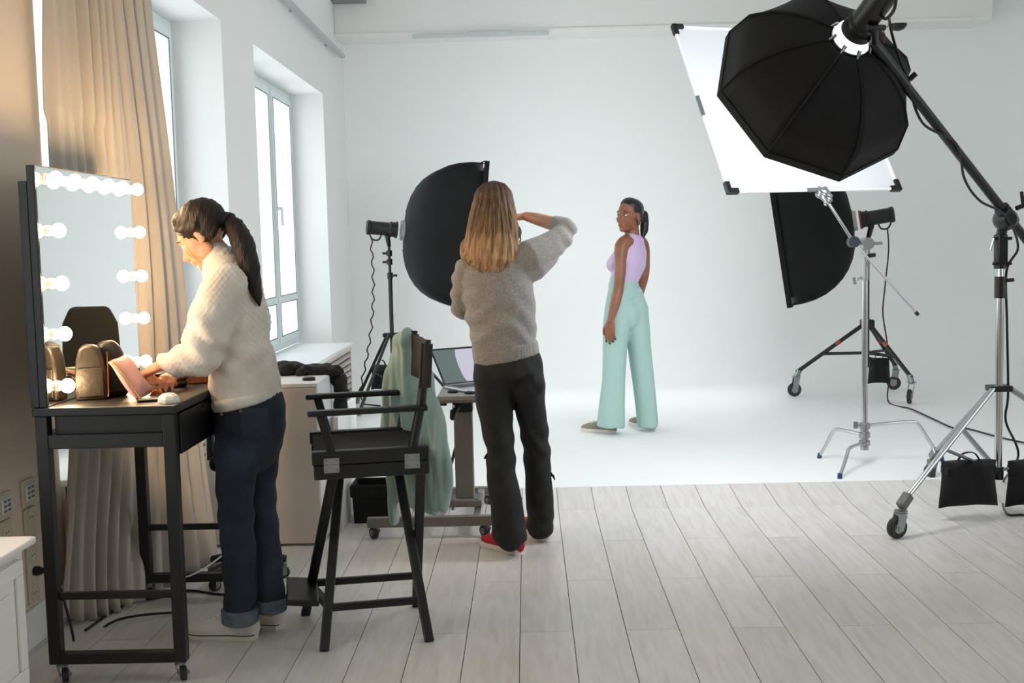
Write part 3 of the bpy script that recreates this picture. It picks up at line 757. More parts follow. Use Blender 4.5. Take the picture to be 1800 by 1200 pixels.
# ---------------------------------------------------------------- cream cabinet, low white unit, coat, lid, bin
def cabinets():
    yf = 5.36; xr = at(560, 680, yf).x; xr = flr(567, 959).x; zt = at(530, 674, yf).z
    x0, yb = -1.52, 5.98
    t = thing('white_cabinet', ((xr + x0) / 2, (yf + yb) / 2, 0), 'tall cream fronted white cabinet behind the make-up artist', 'cabinet')
    MB().bb(x0, xr, yf + .016, yb, .012, zt - .018).build('body', M['whitelam'], t, bevel=.002)
    MB().bb(x0 - .004, xr + .002, yf, yb, zt - .018, zt).build('top', M['whitelam'], t, bevel=.002)
    MB().bb(x0, xr - .004, yf, yf + .016, .012, zt - .02).build('front_panel', M['beige'], t, bevel=.002)
    MB().bb(x0 + .03, xr - .03, yf + .05, yb - .03, 0, .012).build('plinth', M['beige'], t)
    # lid
    p = flr(543, 668, zt); t = thing('lens_cap', p, 'black round lens cap lying on the cream cabinet', 'lens cap')
    MB().lathe(p, (0, 0, 1), [(0, .031), (.012, .031), (.014, .027)], 24).build('cap', M['plastic'], t, smooth=True)
    MB().lathe(p + Vector((0, 0, .0135)), (0, 0, 1), [(0, .02), (.002, .02)], 24).build('cap_centre', M['blackmetal'], t, smooth=True)
    # second low unit with thick edge, behind
    a = flr(601, 935); xr2 = a.x; zt2 = at(592, 733, a.y).z
    t = thing('low_white_unit', (xr2 - .2, a.y + .2, 0), 'low white board unit between the cream cabinet and the black bin', 'cabinet')
    MB().bb(xr + .012, xr2 - .022, 6.0 + .01, 6.36, .0, zt2 - .022).build('body', M['whitelam'], t, bevel=.002)
    MB().bb(xr2 - .022, xr2, a.y, 6.0, .0, zt2).build('side_board', M['whitelam'], t, bevel=.002)
    MB().bb(xr2 - .022, xr2 + .0005, a.y - .004, a.y, .0, zt2).build('edge_strip', M['beige'], t)
    MB().bb(xr + .012, xr2 - .022, 6.0, 6.36, zt2 - .022, zt2).build('top_board', M['whitelam'], t)
    # black jacket on the cabinet
    mb = MB(); yj = 5.72
    def J(px, py, r, y=yj): p = at(px, py, y); return p, r
    for path in ([(478, 655, .05), (505, 650, .065), (540, 655, .05), (575, 656, .05), (598, 664, .04)],
                 [(490, 648, .04), (515, 645, .045), (545, 650, .04)], [(560, 660, .045), (585, 662, .045), (602, 676, .035), (606, 690, .03)],
                 [(500, 662, .045), (535, 664, .04), (570, 668, .04)]):
        pts = [at(a_, b_, yj + .05) for a_, b_, r in path]
        for p in pts: p.z = max(p.z, zt + .012) if p.x < xr else p.z
        mb.tube(pts, [(r, r * .75) for _, _, r in path], 12, round_ends=True)
    rj = random.Random(11)
    for k in range(16):
        q = at(486 + 7 * k + rj.uniform(-4, 4), rj.uniform(640, 660) + (k * .6), yj + rj.uniform(-.03, .1)); q.z = max(q.z, zt + .02)
        mb.ell(q, (rj.uniform(.03, .06), rj.uniform(.02, .035), rj.uniform(.018, .03)), (1, 0, rj.uniform(-.7, .7)), (0, 1, 0), (rj.uniform(-.7, .7), 0, 1))
    dr = [at(592, 668, 5.76), at(601, 690, 5.76), at(598, 720, 5.76)]
    mb.tube(dr, [.035, .04, .03], 10, round_ends=True)
    def dj(c): return .004 * np.sin(33 * c[:, 0] + 47 * c[:, 2] + 40 * c[:, 1] + 3 * np.sin(30 * c[:, 1])) + .003 * np.sin(70 * c[:, 0] - 90 * c[:, 2] + 50 * c[:, 1])
    blob('black_jacket', mb, M['blackcloth'], vox=.008, smooth=3, disp=dj, label='crumpled black jacket thrown over the cream cabinet', cat='jacket')
    # fabric bin with folded rim
    b = flr(652, 920); hw = 33 * b.y / F_PX; zt3 = at(652, 853, b.y).z
    t = thing('black_bin', (b.x, b.y + hw, 0), 'black fabric storage bin with folded rim on the floor', 'bin')
    c = Vector((b.x, b.y + hw, 0)); mb = MB()
    def ringp(w_, z): return [c + Vector((w_ * sx, w_ * sy, z)) for sx, sy in ((-1, -1), (1, -1), (1, 1), (-1, 1))]
    vs = ringp(hw * .92, 0) + ringp(hw, zt3) + ringp(hw * .93, zt3) + ringp(hw * .86, .012)
    fs = [(3, 2, 1, 0)] + [(i, (i + 1) % 4, (i + 1) % 4 + 4, i + 4) for i in range(4)] + [(i + 4, (i + 1) % 4 + 4, (i + 1) % 4 + 8, i + 8) for i in range(4)] + [(i + 8, (i + 1) % 4 + 8, (i + 1) % 4 + 12, i + 12) for i in range(4)] + [(12, 13, 14, 15)]
    MB().add(vs, fs).build('bin_body', M['blackcloth'], t, bevel=.012, segs=3, smooth=True)
    vs = ringp(hw * .985, zt3 * .68) + ringp(hw * 1.07, zt3 * .7) + ringp(hw * 1.09, zt3 * .98) + ringp(hw * 1.0, zt3 * 1.03) + ringp(hw * .92, zt3 * .97)
    fs = [(i + 4 * k, (i + 1) % 4 + 4 * k, (i + 1) % 4 + 4 * k + 4, i + 4 * k + 4) for k in range(4) for i in range(4)] + [((i + 1) % 4, i, i + 16, (i + 1) % 4 + 16) for i in range(4)]
    MB().add(vs, fs).build('folded_rim', M['blackcloth'], t, bevel=.012, segs=3, smooth=True)
cabinets()

# ---------------------------------------------------------------- director's chair
def director_chair():
    C = Vector((-.61, 4.17, 0)); fd = Vector((-.98, -.197, 0)).normalized(); ld = Vector((-fd.y, fd.x, 0))
    if ld.y < 0: ld = -ld
    def L(s, t_, z): return C + fd * s + ld * t_ + Vector((0, 0, z))
    t = thing('director_chair', C, 'tall black wooden director\'s chair with a mint coat over its back', 'chair')
    bw = M['blackwood']
    zr1 = at(650, 786, 3.97).z; zr0 = at(650, 836, 3.97).z; zm = (zr0 + zr1) / 2
    hw = .215
    # folding legs, crossing pairwise
    NF, FF, NB, FB = Vector((-.733, 3.927, 0)), Vector((-.876, 4.337, 0)), Vector((-.374, 4.005, 0)), Vector((-.459, 4.416, 0))
    for foot, top in ((NF, L(.07, hw - .03, zr0 + .01)), (FF, L(.113, -hw + .03, zr0 + .01)), (NB, L(-.13, hw - .03, zr0 + .01)), (FB, L(-.19, -hw + .03, zr0 + .01))):
        MB().bar(foot, top, .026, .034, up=fd).build('leg', bw, t, bevel=.005)
    def onleg(foot, top, z): return foot.lerp(top, z / top.z)
    for f0, f1, t0, t1, z in ((NF, NB, L(.07, hw - .03, zr0), L(-.13, hw - .03, zr0), .128), (FF, FB, L(.113, -hw + .03, zr0), L(-.19, -hw + .03, zr0), .150)):
        MB().bar(onleg(f0, t0, z), onleg(f1, t1, z), .02, .026).build('stretcher', bw, t, bevel=.003)
    # footrest
    fr = L(.235, .02, .150)
    MB().box(fr, (.115, .30, .022), fd * .97 + Vector((0, 0, .10)), ld).build('footrest', bw, t, bevel=.006)
    MB().bar(onleg(NF, L(.07, hw - .03, zr0), .135), onleg(FF, L(.113, -hw + .03, zr0), .135), .03, .02).build('footrest_bracket', bw, t)
    # seat rails: upper and lower bars with hinges
    for tt in (-hw - .005, hw + .005):
        MB().bar(L(.185, tt, (zm + zr1) / 2), L(-.215, tt, (zm + zr1) / 2), .04, zr1 - zm - .003).build('seat_rail', bw, t, bevel=.004)
        lo = MB().bar(L(.18, tt, (zm + zr0) / 2), L(-.215, tt, (zm + zr0) / 2), .036, zm - zr0 - .002).build('lower_rail', bw, t, bevel=.004)
        sg = -1 if tt < 0 else 1
        for s in (.12, -.155):
            q = L(s, tt + sg * .021, zm)
            h = MB().box(q, (.052, .003, .05), fd, ld)
            h.cyl(q - fd * .026 + ld * (sg * .003), q + fd * .026 + ld * (sg * .003), .004, n=8)
            ho = h.build('hinge', M['steel'], lo, smooth=True)
            for a in (-1, 1):
                for b in (-1, 1):
                    e = q + fd * (.018 * a) + Vector((0, 0, .016 * b)); MB().cyl(e, e + ld * (sg * .004), .0045, n=10).build('screw', M['zinc'], lo)
    # seat sling
    N = 10; vs = []; fs = []
    for i in range(N + 1):
        for j in range(N + 1):
            u = i / N * 2 - 1; v = j / N
            vs.append(L(.175 - .375 * v, u * hw, zr1 - .006 - .035 * (1 - u * u)))
    for i in range(N):
        for j in range(N): a = i * (N + 1) + j; fs.append((a, a + 1, a + N + 2, a + N + 1))
    so = MB().add(vs, fs).build('seat', M['blackcloth'], t, smooth='full'); so.modifiers.new('thickness', 'SOLIDIFY').thickness = .006
    # arms
    za = at(640, 722, 3.95).z
    for tt in (-hw - .012, hw + .012):
        MB().bar(L(.195, tt, za), L(-.215, tt, za + .002), .042, .020).build('armrest', bw, t, bevel=.006)
        MB().bar(L(.115, tt, zr1 - .02), L(.15, tt, za - .008), .022, .03, up=fd).build('arm_post', bw, t, bevel=.004)
    # back posts
    zt = at(750, 598, 3.97).z
    for tt in (-hw - .004, hw + .004):
        p = [L(-.155, tt, zr1 - .03), L(-.195, tt, za + .02), L(-.222, tt, zt)]
        MB().tube(p, [(.017, .014), (.017, .015), (.014, .014)], 12, side=fd).build('back_post', bw, t, smooth=True)
    zb = zt - .165
    vs = []; fs = []
    for i in range(N + 1):
        for j in range(5):
            u = i / N * 2 - 1; v = j / 4
            vs.append(L(-.222 + .012 * v - .03 * (1 - u * u) + .017, u * (hw + .018), zt - .012 - (zt - .012 - zb) * v))
    for i in range(N):
        for j in range(4): a = i * 5 + j; fs.append((a, a + 1, a + 6, a + 5))
    so = MB().add(vs, fs).build('back_sling', M['sling'], t, smooth='full'); so.modifiers.new('thickness', 'SOLIDIFY').thickness = .006
    for tt in (-hw - .004, hw + .004):
        MB().tube([L(-.221, tt, zt - .014), L(-.210, tt, zb)], .0205, 12).build('sling_sleeve', M['sling'], t, smooth=True)
    # mint coat hung over the back
    mb = MB(); sd = (.86, -.5, 0)
    mb.tube([at(712, 592, 4.42), at(714, 625, 4.42), at(717, 680, 4.42), at(727, 740, 4.42), at(736, 800, 4.42), at(740, 850, 4.43), at(738, 885, 4.44)],
            [(.035, .03), (.055, .035), (.085, .035), (.105, .035), (.115, .04), (.115, .04), (.10, .035)], 20, side=sd, round_ends=True)
    mb.tube([at(750, 660, 4.30), at(762, 720, 4.29), at(774, 790, 4.28), at(780, 850, 4.28), at(776, 892, 4.28)], [(.02, .02), (.035, .025), (.045, .028), (.035, .03), (.03, .025)], 14, side=sd, round_ends=True)
    mb.tube([at(705, 600, 4.46), at(692, 660, 4.5), at(686, 730, 4.5), at(686, 800, 4.5), at(692, 870, 4.5), at(694, 915, 4.5)], [(.03, .03), (.035, .03), (.035, .03), (.03, .03), (.03, .025), (.015, .02)], 14, side=sd, round_ends=True)
    mb.ell(at(714, 600, 4.43), (.05, .05, .035))
    def dj(c):
        u = c[:, 0] * .86 - c[:, 1] * .5
        return .006 * np.sin(95 * u + 3 * np.sin(5 * c[:, 2])) + .003 * np.sin(190 * u + 6 * c[:, 2]) + .002 * np.sin(40 * c[:, 2] + 30 * u)
    blob('mint_coat', mb, M['mint'], vox=.007, smooth=3, disp=dj, label='mint green wool coat hanging over the back of the director\'s chair', cat='coat')
director_chair()

# ---------------------------------------------------------------- standing laptop table
def laptop_table():
    pa = at(737, 916, 5.45); pb = at(866, 916, 5.45)
    g = M['tablegrey']
    t = thing('laptop_table', (pb.x - .25, 5.75, 0), 'taupe metal single column table on casters holding the laptop', 'table')
    zc0 = at(800, 925, 5.45).z; zc1 = at(800, 908, 5.45).z
    x0, x1 = pa.x - .25, pb.x; h = .04
    zc = (zc0 + zc1) / 2
    yb = 6.10
    MB().bb(x0, x1, 5.45, 5.49, zc0, zc1).build('base_bar', g, t, bevel=.003)
    MB().bb(x0, x1, yb, yb + .04, zc0, zc1).build('base_bar', g, t, bevel=.003)
    for px in (840, 775):
        xx = at(px, 900, 5.6).x; MB().bb(xx - .018, xx + .018, 5.49, yb, zc0 + .006, zc1 - .004).build('cross_bar', M['steel'], t, bevel=.003)
    cx = at(817, 850, 5.72).x
    MB().bb(cx - .085, cx + .085, 5.66, 5.84, zc1 - .004, zc1 + .03).build('column_foot', g, t, bevel=.004)
    for sx in (-1, 1):
        for sy_ in (5.68, 5.82): MB().cyl((cx + sx * .06, sy_, zc1 - .02), (cx + sx * .06, sy_, zc1 + .036), .008, n=6).build('bolt', M['zinc'], t)
    MB().bb(cx - .046, cx + .046, 5.71, 5.79, zc1 + .03, at(817, 722, 5.71).z).build('column', g, t, bevel=.006)
    zt0 = at(800, 704, 5.42).z; zt1 = at(800, 696, 5.42).z
    MB().bb(cx - .05, cx + .05, 5.70, 5.80, at(817, 724, 5.71).z, zt0).build('column_collar', M['plastic'], t, bevel=.006)
    xl = at(768, 700, 5.42).x
    MB().bb(xl, xl + .43, 5.42, 5.86, zt0, zt1).build('tabletop', M['tabletop_grey'], t, bevel=.003)
    MB().bb(xl + .01, xl + .42, 5.425, 5.445, zt0 - .012, zt0).build('front_rail', g, t)
    kn = at(797, 723, 5.6)
    MB().tube([Vector((cx - .04, 5.7, kn.z + .01)), kn + Vector((.02, 0, .015)), kn, kn + Vector((-.005, 0, -.03))], [.012, .014, .018, .014], 10, round_ends=True).build('height_lever', M['plastic'], t, smooth=True)
    bp = at(778, 709, 5.5); MB().bb(bp.x - .02, bp.x + .02, 5.47, 5.53, zt0 - .03, zt0 - .012).build('hook', M['plastic'], t)
    for x in (x0 + .04, x1 - .03):
        for y in (5.47, yb + .02):
            caster(t, x, y, zc0, .03, axis=(.75, .65, 0), wd=.022, trail=(-.01, -.005))
    lt = spline([Vector((cx - .01, 5.95, zc1 + .4)), at(800, 790, 5.95), at(792, 820, 5.98)], 5)
    MB().tube(lt, .008, 8).build('gas_strut', M['plastic'], t, smooth=True)
    # laptop
    h0 = flr(781, 683, zt1); e = Vector((math.cos(.55), math.sin(.55), 0))
    nrm = Vector((e.y, -e.x, 0))     # towards the user
    if nrm.y > 0: nrm = -nrm
    up = Vector((0, 0, 1)) * math.cos(.72) - nrm * math.sin(.72)
    wl_, dl = .34, .235
    t2 = thing('laptop', h0 + e * wl_ / 2, 'open silver laptop with a bright picture on its screen', 'laptop')
    def K(u, v, z=0): return h0 + e * u + nrm * v + Vector((0, 0, z))
    body = MB().box(K(wl_ / 2, dl / 2, .008), (wl_, dl, .013), e).build('laptop_base', M['silver'], t2, bevel=.004)
    MB().box(K(wl_ / 2, .075, .0148), (wl_ * .84, .095, .0015), e).build('keyboard', M['keys'], body)
    MB().box(K(wl_ / 2, .175, .0148), (.11, .07, .001), e).build('trackpad', M['silver'], body)
    hs = .225; o0 = K(0, 0, .014)
    lid = MB().box(o0 + e * wl_ / 2 + up * hs / 2, (wl_, hs, .006), e, up).build('screen_lid', M['screenbezel'], t2, bevel=.003)
    fwd = e.cross(up); 
    if fwd.y > 0: fwd = -fwd
    scr = bpy.data.materials.new('laptop_picture'); scr.use_nodes = True; nt = scr.node_tree; b = nt.nodes['Principled BSDF']
    b.inputs['Base Color'].default_value = (.01, .01, .012, 1); b.inputs['Roughness'].default_value = .12
    b.inputs['Emission Color'].default_value = lin('5f6f6c'); b.inputs['Emission Strength'].default_value = .55
    MB().box(o0 + e * wl_ / 2 + up * hs * .5 + fwd * .0034, (wl_ * .95, hs * .9, .001), e, up).build('screen', scr, lid)
    s2 = emit_material('laptop_picture_bright', 'd6d3e6', .5)
    poly = []
    for u, v in ((.40, .94), (.365, .75), (.35, .5), (.36, .2), (.39, .06), (.97, .06), (.97, .94)): poly.append(o0 + e * wl_ * u + up * hs * v + fwd * .0042)
    MB().prism(poly, fwd * .0006).build('screen_picture', s2, lid)
    for k, (px, py) in enumerate(((796, 690), (826, 692))):
        p = flr(px, py, zt1); t3 = thing('lens_cap', p, ['black lens cap on the table at the left laptop corner', 'black lens cap on the table near the photographer'][k], 'lens cap', 'black caps on the laptop table')
        MB().lathe(p, (0, 0, 1), [(0, .026), (.010, .026), (.012, .022)], 20).build('cap', M['plastic'], t3, smooth=True)
        MB().lathe(p + Vector((0, 0, .0115)), (0, 0, 1), [(0, .017), (.002, .017)], 20).build('cap_centre', M['blackmetal'], t3, smooth=True)
laptop_table()

# ================================================================ LIGHTING GEAR
def flash_head(c, ax, label, red=False, length=.27, r=.062, stem=None):
    """studio strobe: c = front mouth centre, ax = direction it shines"""
    ax = Vector(ax).normalized(); d, s, u = basis(ax)
    t = thing('studio_flash', c - ax * length * .5 - u * .1, label, 'flash')
    MB().lathe(c - ax * .02, -ax, [(0, r * 1.0), (.0, r * 1.12), (.015, r * 1.12), (.02, r * .98), (.045, r * .98), (.05, r * 1.06), (.062, r * 1.06), (.07, r * .9), (length - .05, r * .9), (length - .045, r * .98), (length - .02, r * .98), (length - .01, r * .8)], 24).build('body', M['plastic'], t, smooth=True)
    for k in range(4): MB().lathe(c - ax * (.034 + .006 * k), -ax, [(0, r * 1.01), (.003, r * 1.01)], 24).build('cooling_ring', M['blackmetal'], t, smooth=True)
    MB().lathe(c - ax * (length - .012), -ax, [(0, r * .75), (.008, r * .75)], 20).build('control_panel', M['zinc'], t, smooth=True)
    hp = spline([c - ax * (length * .55) - u * r * .8, c - ax * (length * .62) - u * r * 1.5, c - ax * (length * .8) - u * r * 1.55, c - ax * (length * .92) - u * r * .85], 6)
    MB().tube(hp, .007, 8).build('handle', M['plastic'], t, smooth=True)
    if red: MB().lathe(c - ax * .012, -ax, [(0, r * 1.16), (.012, r * 1.16)], 24).build('red_ring', M['redplastic'], t, smooth=True)
    if stem is not None:
        a = c - ax * (length * .38)
        MB().tube([a - u * r * .7, Vector((stem.x, stem.y, stem.z))], [.024, .017], 12).build('tilt_bracket', M['plastic'], t, smooth=True)
        MB().tube([a - u * r * 1.1 - s * .03, a - u * r * 1.1 + s * .05], .012, 10).build('tilt_knob', M['plastic'], t, smooth=True)
    return t

def softbox(ring, ax, label, hw, hh, depth, face, ringr=.075, group='rectangular black softboxes'):
    ax = Vector(ax).normalized(); d, s, u = basis(ax)
    t = thing('softbox', ring + ax * depth * .5, label, 'softbox', group)
    def section(k, n=32):
        # k 0 ring .. 1 front
        e = math.sqrt(max(0, 1 - (1 - k) ** 2.3)) ** .95
        a = lerp(ringr, hw, e); b = lerp(ringr, hh, e); p = lerp(2.0, 14.0, min(1, k * 1.6)); out = []
        c = ring + ax * (depth * k)
        for i in range(n):
            th = 2 * math.pi * (i + .5) / n; cx, sx = math.cos(th), math.sin(th)
            rr = (abs(cx) ** p + abs(sx) ** p) ** (-1 / p)
            out.append(c + s * (a * cx * rr) + u * (b * sx * rr))
        return out
    ks = [0, .03, .08, .16, .26, .38, .52, .68, .84, 1.0]; n = 48
    rows = [section(k, n) for k in ks]; vs = [p for r_ in rows for p in r_]; fs = []
    for i in range(len(ks) - 1):
        for k in range(n): fs.append((i * n + k, i * n + (k + 1) % n, (i + 1) * n + (k + 1) % n, (i + 1) * n + k))
    o = MB().add(vs, fs).build('fabric_shell', M['softcloth'], t, smooth=True); o.modifiers.new('thickness', 'SOLIDIFY').thickness = .004
    f = ring + ax * depth
    lip = MB()
    for a in (-1, 1):
        lip.box(f + s * (hw * a) + ax * .018, (.012, .042, hh * 2 + .012), s, ax, u); lip.box(f + u * (hh * a) + ax * .018, (hw * 2 + .012, .042, .012), s, ax, u)
    lip.build('front_lip', M['softcloth'], t)
    MB().box(f + ax * .004, (hw * 2 - .012, .003, hh * 2 - .012), s, ax, u).build('diffuser', face, t)
    MB().lathe(ring - ax * .028, ax, [(0, ringr * .9), (.0, ringr * 1.1), (.03, ringr * 1.15), (.032, ringr * .95)], 28).build('speed_ring', M['steel'], t, smooth=True)
    for a in (-1, 1):
        for b in (-1, 1):
            pts = []
            for k in ks[1:]:
                e = math.sqrt(max(0, 1 - (1 - k) ** 2.3)) ** .95; q = min(1, k * 1.6); cf = lerp(.72, .97, q)
                pts.append(ring + ax * (depth * k) + s * (a * lerp(ringr, hw, e) * cf) + u * (b * lerp(ringr, hh, e) * cf))
            MB().tube(pts, .006, 6).build('rod_sleeve', M['blackcloth'], t, smooth=True)
    return t

def sandbag_thing(c, wd, ht, th, label, X=(1, 0, 0), handle=True, extra=None):
    X = Vector(X).normalized(); Yv = Vector((-X.y, X.x, 0))
    t = thing('sandbag', c, label, 'sandbag')
    N, K = 16, 12; vs = []
    for side in (1, -1):
        for i in range(N + 1):
            for j in range(K + 1):
                u = i / N * 2 - 1; v = j / K
                pf = (1 - abs(u) ** 5) * (.25 + .75 * math.sin(math.pi * min(1, .15 + .85 * (1 - v)) ** .8) ** .6) * (1 if v < .97 else .5)
                x = u * wd / 2 * (1 + .05 * math.cos(3 * v) - .06 * math.sin(math.pi * v)); z = ht * v - (.012 * (abs(u) ** 3) if v < .1 else 0)
                vs.append(c + X * x + Vector((0, 0, z)) + Yv * (side * (.006 + th / 2 * pf) + .004 * math.sin(7 * u + 3 * v)))
    fs = []; Q = (N + 1) * (K + 1)
    for i in range(N):
        for j in range(K): a = i * (K + 1) + j; fs.append((a, a + K + 1, a + K + 2, a + 1)); fs.append((Q + a, Q + a + 1, Q + a + K + 2, Q + a + K + 1))
    def rim(ix):
        for a, b_ in zip(ix[:-1], ix[1:]): fs.append((a, b_, Q + b_, Q + a))
    rim([i * (K + 1) for i in range(N + 1)]); rim([i * (K + 1) + K for i in range(N + 1)]); rim(list(range(K + 1))); rim([N * (K + 1) + j for j in range(K + 1)])
    MB().add(vs, fs).build('bag_body', M['blackcloth'], t, smooth='full')
    MB().box(c + Vector((0, 0, ht * .80)), (wd * .88, th * .72, ht * .2), X).build('flap', M['blackcloth'], t, bevel=.008, segs=2)
    if handle:
        hp = spline([c - X * wd * .22 + Vector((0, 0, ht * .93)), c - X * wd * .1 + Vector((0, 0, ht + .035)), c + X * wd * .1 + Vector((0, 0, ht + .035)), c + X * wd * .22 + Vector((0, 0, ht * .93))], 6)
        MB().tube(hp, [(.012, .003)] * len(hp), 8, side=Yv).build('carry_handle', M['blackcloth'], t, smooth=True)
    return t

SIZ = dict(hw=.42, hh=.60, depth=.56)
# ---- left softbox group
YL = 9.75
pole_l = at(689, 590, YL)
def left_stand():
    b = Vector((pole_l.x, YL, ZF)); ztop = at(684, 432, YL).z; zhub = at(688, 588, YL).z
    t = thing('light_stand', b, 'slim black tripod light stand holding the softbox by the windows', 'light stand')
    MB().cyl((b.x, b.y, ZF + .12), (b.x, b.y, at(687, 480, YL).z), .018).build('pole', M['blackmetal'], t, smooth=True)
    MB().cyl((b.x, b.y, at(687, 482, YL).z), (b.x, b.y, ztop), .012).build('pole_extension', M['blackmetal'], t, smooth=True)
    for py in (445, 460, 484):
        z = at(687, py, YL).z; MB().cyl((b.x, b.y, z - .025), (b.x, b.y, z + .025), .024).cyl((b.x, b.y, z), (b.x + (.06 if py == 484 else -.055), b.y - .02, z), .010, n=10).build('clamp_collar', M['plastic'], t, smooth=True)
    MB().bb(b.x - .075, b.x + .075, b.y - .045, b.y + .045, zhub - .02, zhub + .015).build('tripod_hub', M['plastic'], t, bevel=.01)
    f1 = flr(628, 709, ZF); f2 = flr(643, 716, ZF) + Vector((.0, -.05, 0)); f3 = Vector((b.x + .5, b.y + .18, ZF))
    f2 = Vector((b.x - .22, b.y - .52, ZF))
    for f in (f1, f2, f3):
        top = Vector((b.x, b.y, zhub)) + (f - b).normalized() * .05; f = f + Vector((0, 0, .03)); 
        l = MB().tube([top, f], .013, 10).build('leg', M['blackmetal'], t, smooth=True)
        MB().tube([f + (top - f).normalized() * .04, f - Vector((0, 0, .03))], [.018, .016], 10).build('foot_cap', M['zinc'], l, smooth=True)
        m_ = top.lerp(f, .5); MB().tube([m_, Vector((b.x, b.y, ZF + .2))], .008, 8).build('brace', M['blackmetal'], t, smooth=True)
    MB().cyl((b.x, b.y, ZF + .18), (b.x, b.y, ZF + .23), .026).build('brace_collar', M['plastic'], t, smooth=True)
    return Vector((b.x, b.y, ztop))
st = left_stand()
axl = Vector((.955, .20, -.11)).normalized()
ringL = at(708, 405, YL - .03)
flash_head(ringL - axl * .025, axl, 'black studio flash behind the softbox by the windows', length=.27, r=.062, stem=st)
softbox(ringL + axl * .01, axl, 'black softbox behind the photographer, its deep side towards the windows', face=M['soft_face'], **SIZ)
sb = at(672, 683, YL - .08); sandbag_thing(sb + Vector((0, 0, 0)), .20, .20, .10, 'black sandbag slung on the slim tripod by the windows', X=(.9, -.4, 0))
a = at(652, 418, YL)
wob = [a.lerp(at(632, 690, YL), k / 40) + Vector((.012 * math.sin(k * 1.7) + .06 * math.sin(math.pi * k / 40), 0, 0)) for k in range(41)]
wob = [a + Vector((0, 0, 0))] + wob[1:] + [flr(640, 712, ZF + .006) + Vector((0, .05, 0)), flr(655, 716, ZF + .006) + Vector((.05, .1, 0))]
MB().tube(wob, .006, 8).build('flash_cable', M['plastic'], smooth=True, label='coiled grey cable hanging from the flash by the windows', cat='cable')

# ---- right softbox group on a rolling stand
CRX = Vector((2.80, 9.65, 0))
def right_stand():
    b = Vector((CRX.x, CRX.y, ZF)); zhub = at(1522, 572, CRX.y).z; ztop = at(1521, 425, CRX.y).z
    t = thing('rolling_stand', b, 'black three-wheeled stand behind the chrome stand, holding a softbox', 'light stand')
    MB().cyl((b.x, b.y, ZF + .25), (b.x, b.y, ztop), .018).build('pole', M['blackmetal'], t, smooth=True)
    MB().bb(b.x - .05, b.x + .05, b.y - .05, b.y + .05, zhub - .03, zhub + .05).build('hub', M['plastic'], t, bevel=.01)
    zl = at(1500, 632, CRX.y).z
    MB().bb(b.x - .035, b.x + .035, b.y - .035, b.y + .035, zl - .03, zl + .02).build('lower_hub', M['plastic'], t, bevel=.008)
    for (px, py, rr) in ((1399, 696, .058), (1575, 684, .058), (1603, 709, .058)):
        f = flr(px, py, ZF); d = (f - b); d.z = 0; d.normalize()
        top = Vector((b.x, b.y, zhub)) + d * .04; end = f - d * .0 + Vector((0, 0, .2))
        end = top.lerp(end, .99)
        l = MB().tube([top, end], .017, 12).build('leg', M['blackmetal'], t, smooth=True)
        MB().tube([end - (end - top).normalized() * .03, end + Vector((0, 0, -.035))], [.024, .022], 12).build('leg_socket', M['zinc'], l, smooth=True)
        q = top.lerp(end, .33); MB().tube([q, q + (end - top).normalized() * .045], .0185, 12).build('red_band', M['redplastic'], l, smooth=True)
        caster(t, end.x, end.y, end.z - .03, rr, axis=(-d.y * .6 + .3, d.x * .6 - .7, 0), wd=.03, z0=ZF, trail=(-.02, -.01))
        m_ = top.lerp(end, .6); MB().tube([m_, Vector((b.x, b.y, m_.z + .01))], .013, 10).build('brace', M['blackmetal'], t, smooth=True)
    return Vector((b.x, b.y, ztop))
st = right_stand()
axr = Vector((-.96, .27, -.143)).normalized()
ringR = at(1502, 388, CRX.y - .02)
flash_head(ringR - axr * .025, axr, 'black studio flash behind the chrome stand, shining to the left', red=True, length=.28, r=.066, stem=st)
softbox(ringR + axr * .01, axr, 'black softbox under the white diffusion frame, seen from its side', face=M['soft_face_low'], **SIZ)
sb = at(1545, 672, CRX.y - .12); sandbag_thing(sb, .17, .20, .12, 'black sandbag hanging on the rolling stand', X=(.95, -.2, 0))
pts = spline([at(1560, 402, CRX.y), at(1562, 440, CRX.y), at(1556, 500, CRX.y), at(1552, 550, CRX.y), at(1559, 600, CRX.y), at(1563, 660, CRX.y), flr(1562, 706, ZF + .011), flr(1600, 718, ZF + .011), flr(1640, 736, ZF + .011), flr(1676, 752, ZF + .011), flr(1700, 753, ZF + .011), flr(1760, 769, ZF + .011), flr(1830, 784, ZF + .011)], 8)
MB().tube(pts, .006, 8).build('flash_cable', M['rubber'], smooth=True, label='grey cable running from the right flash across the white floor', cat='cable')

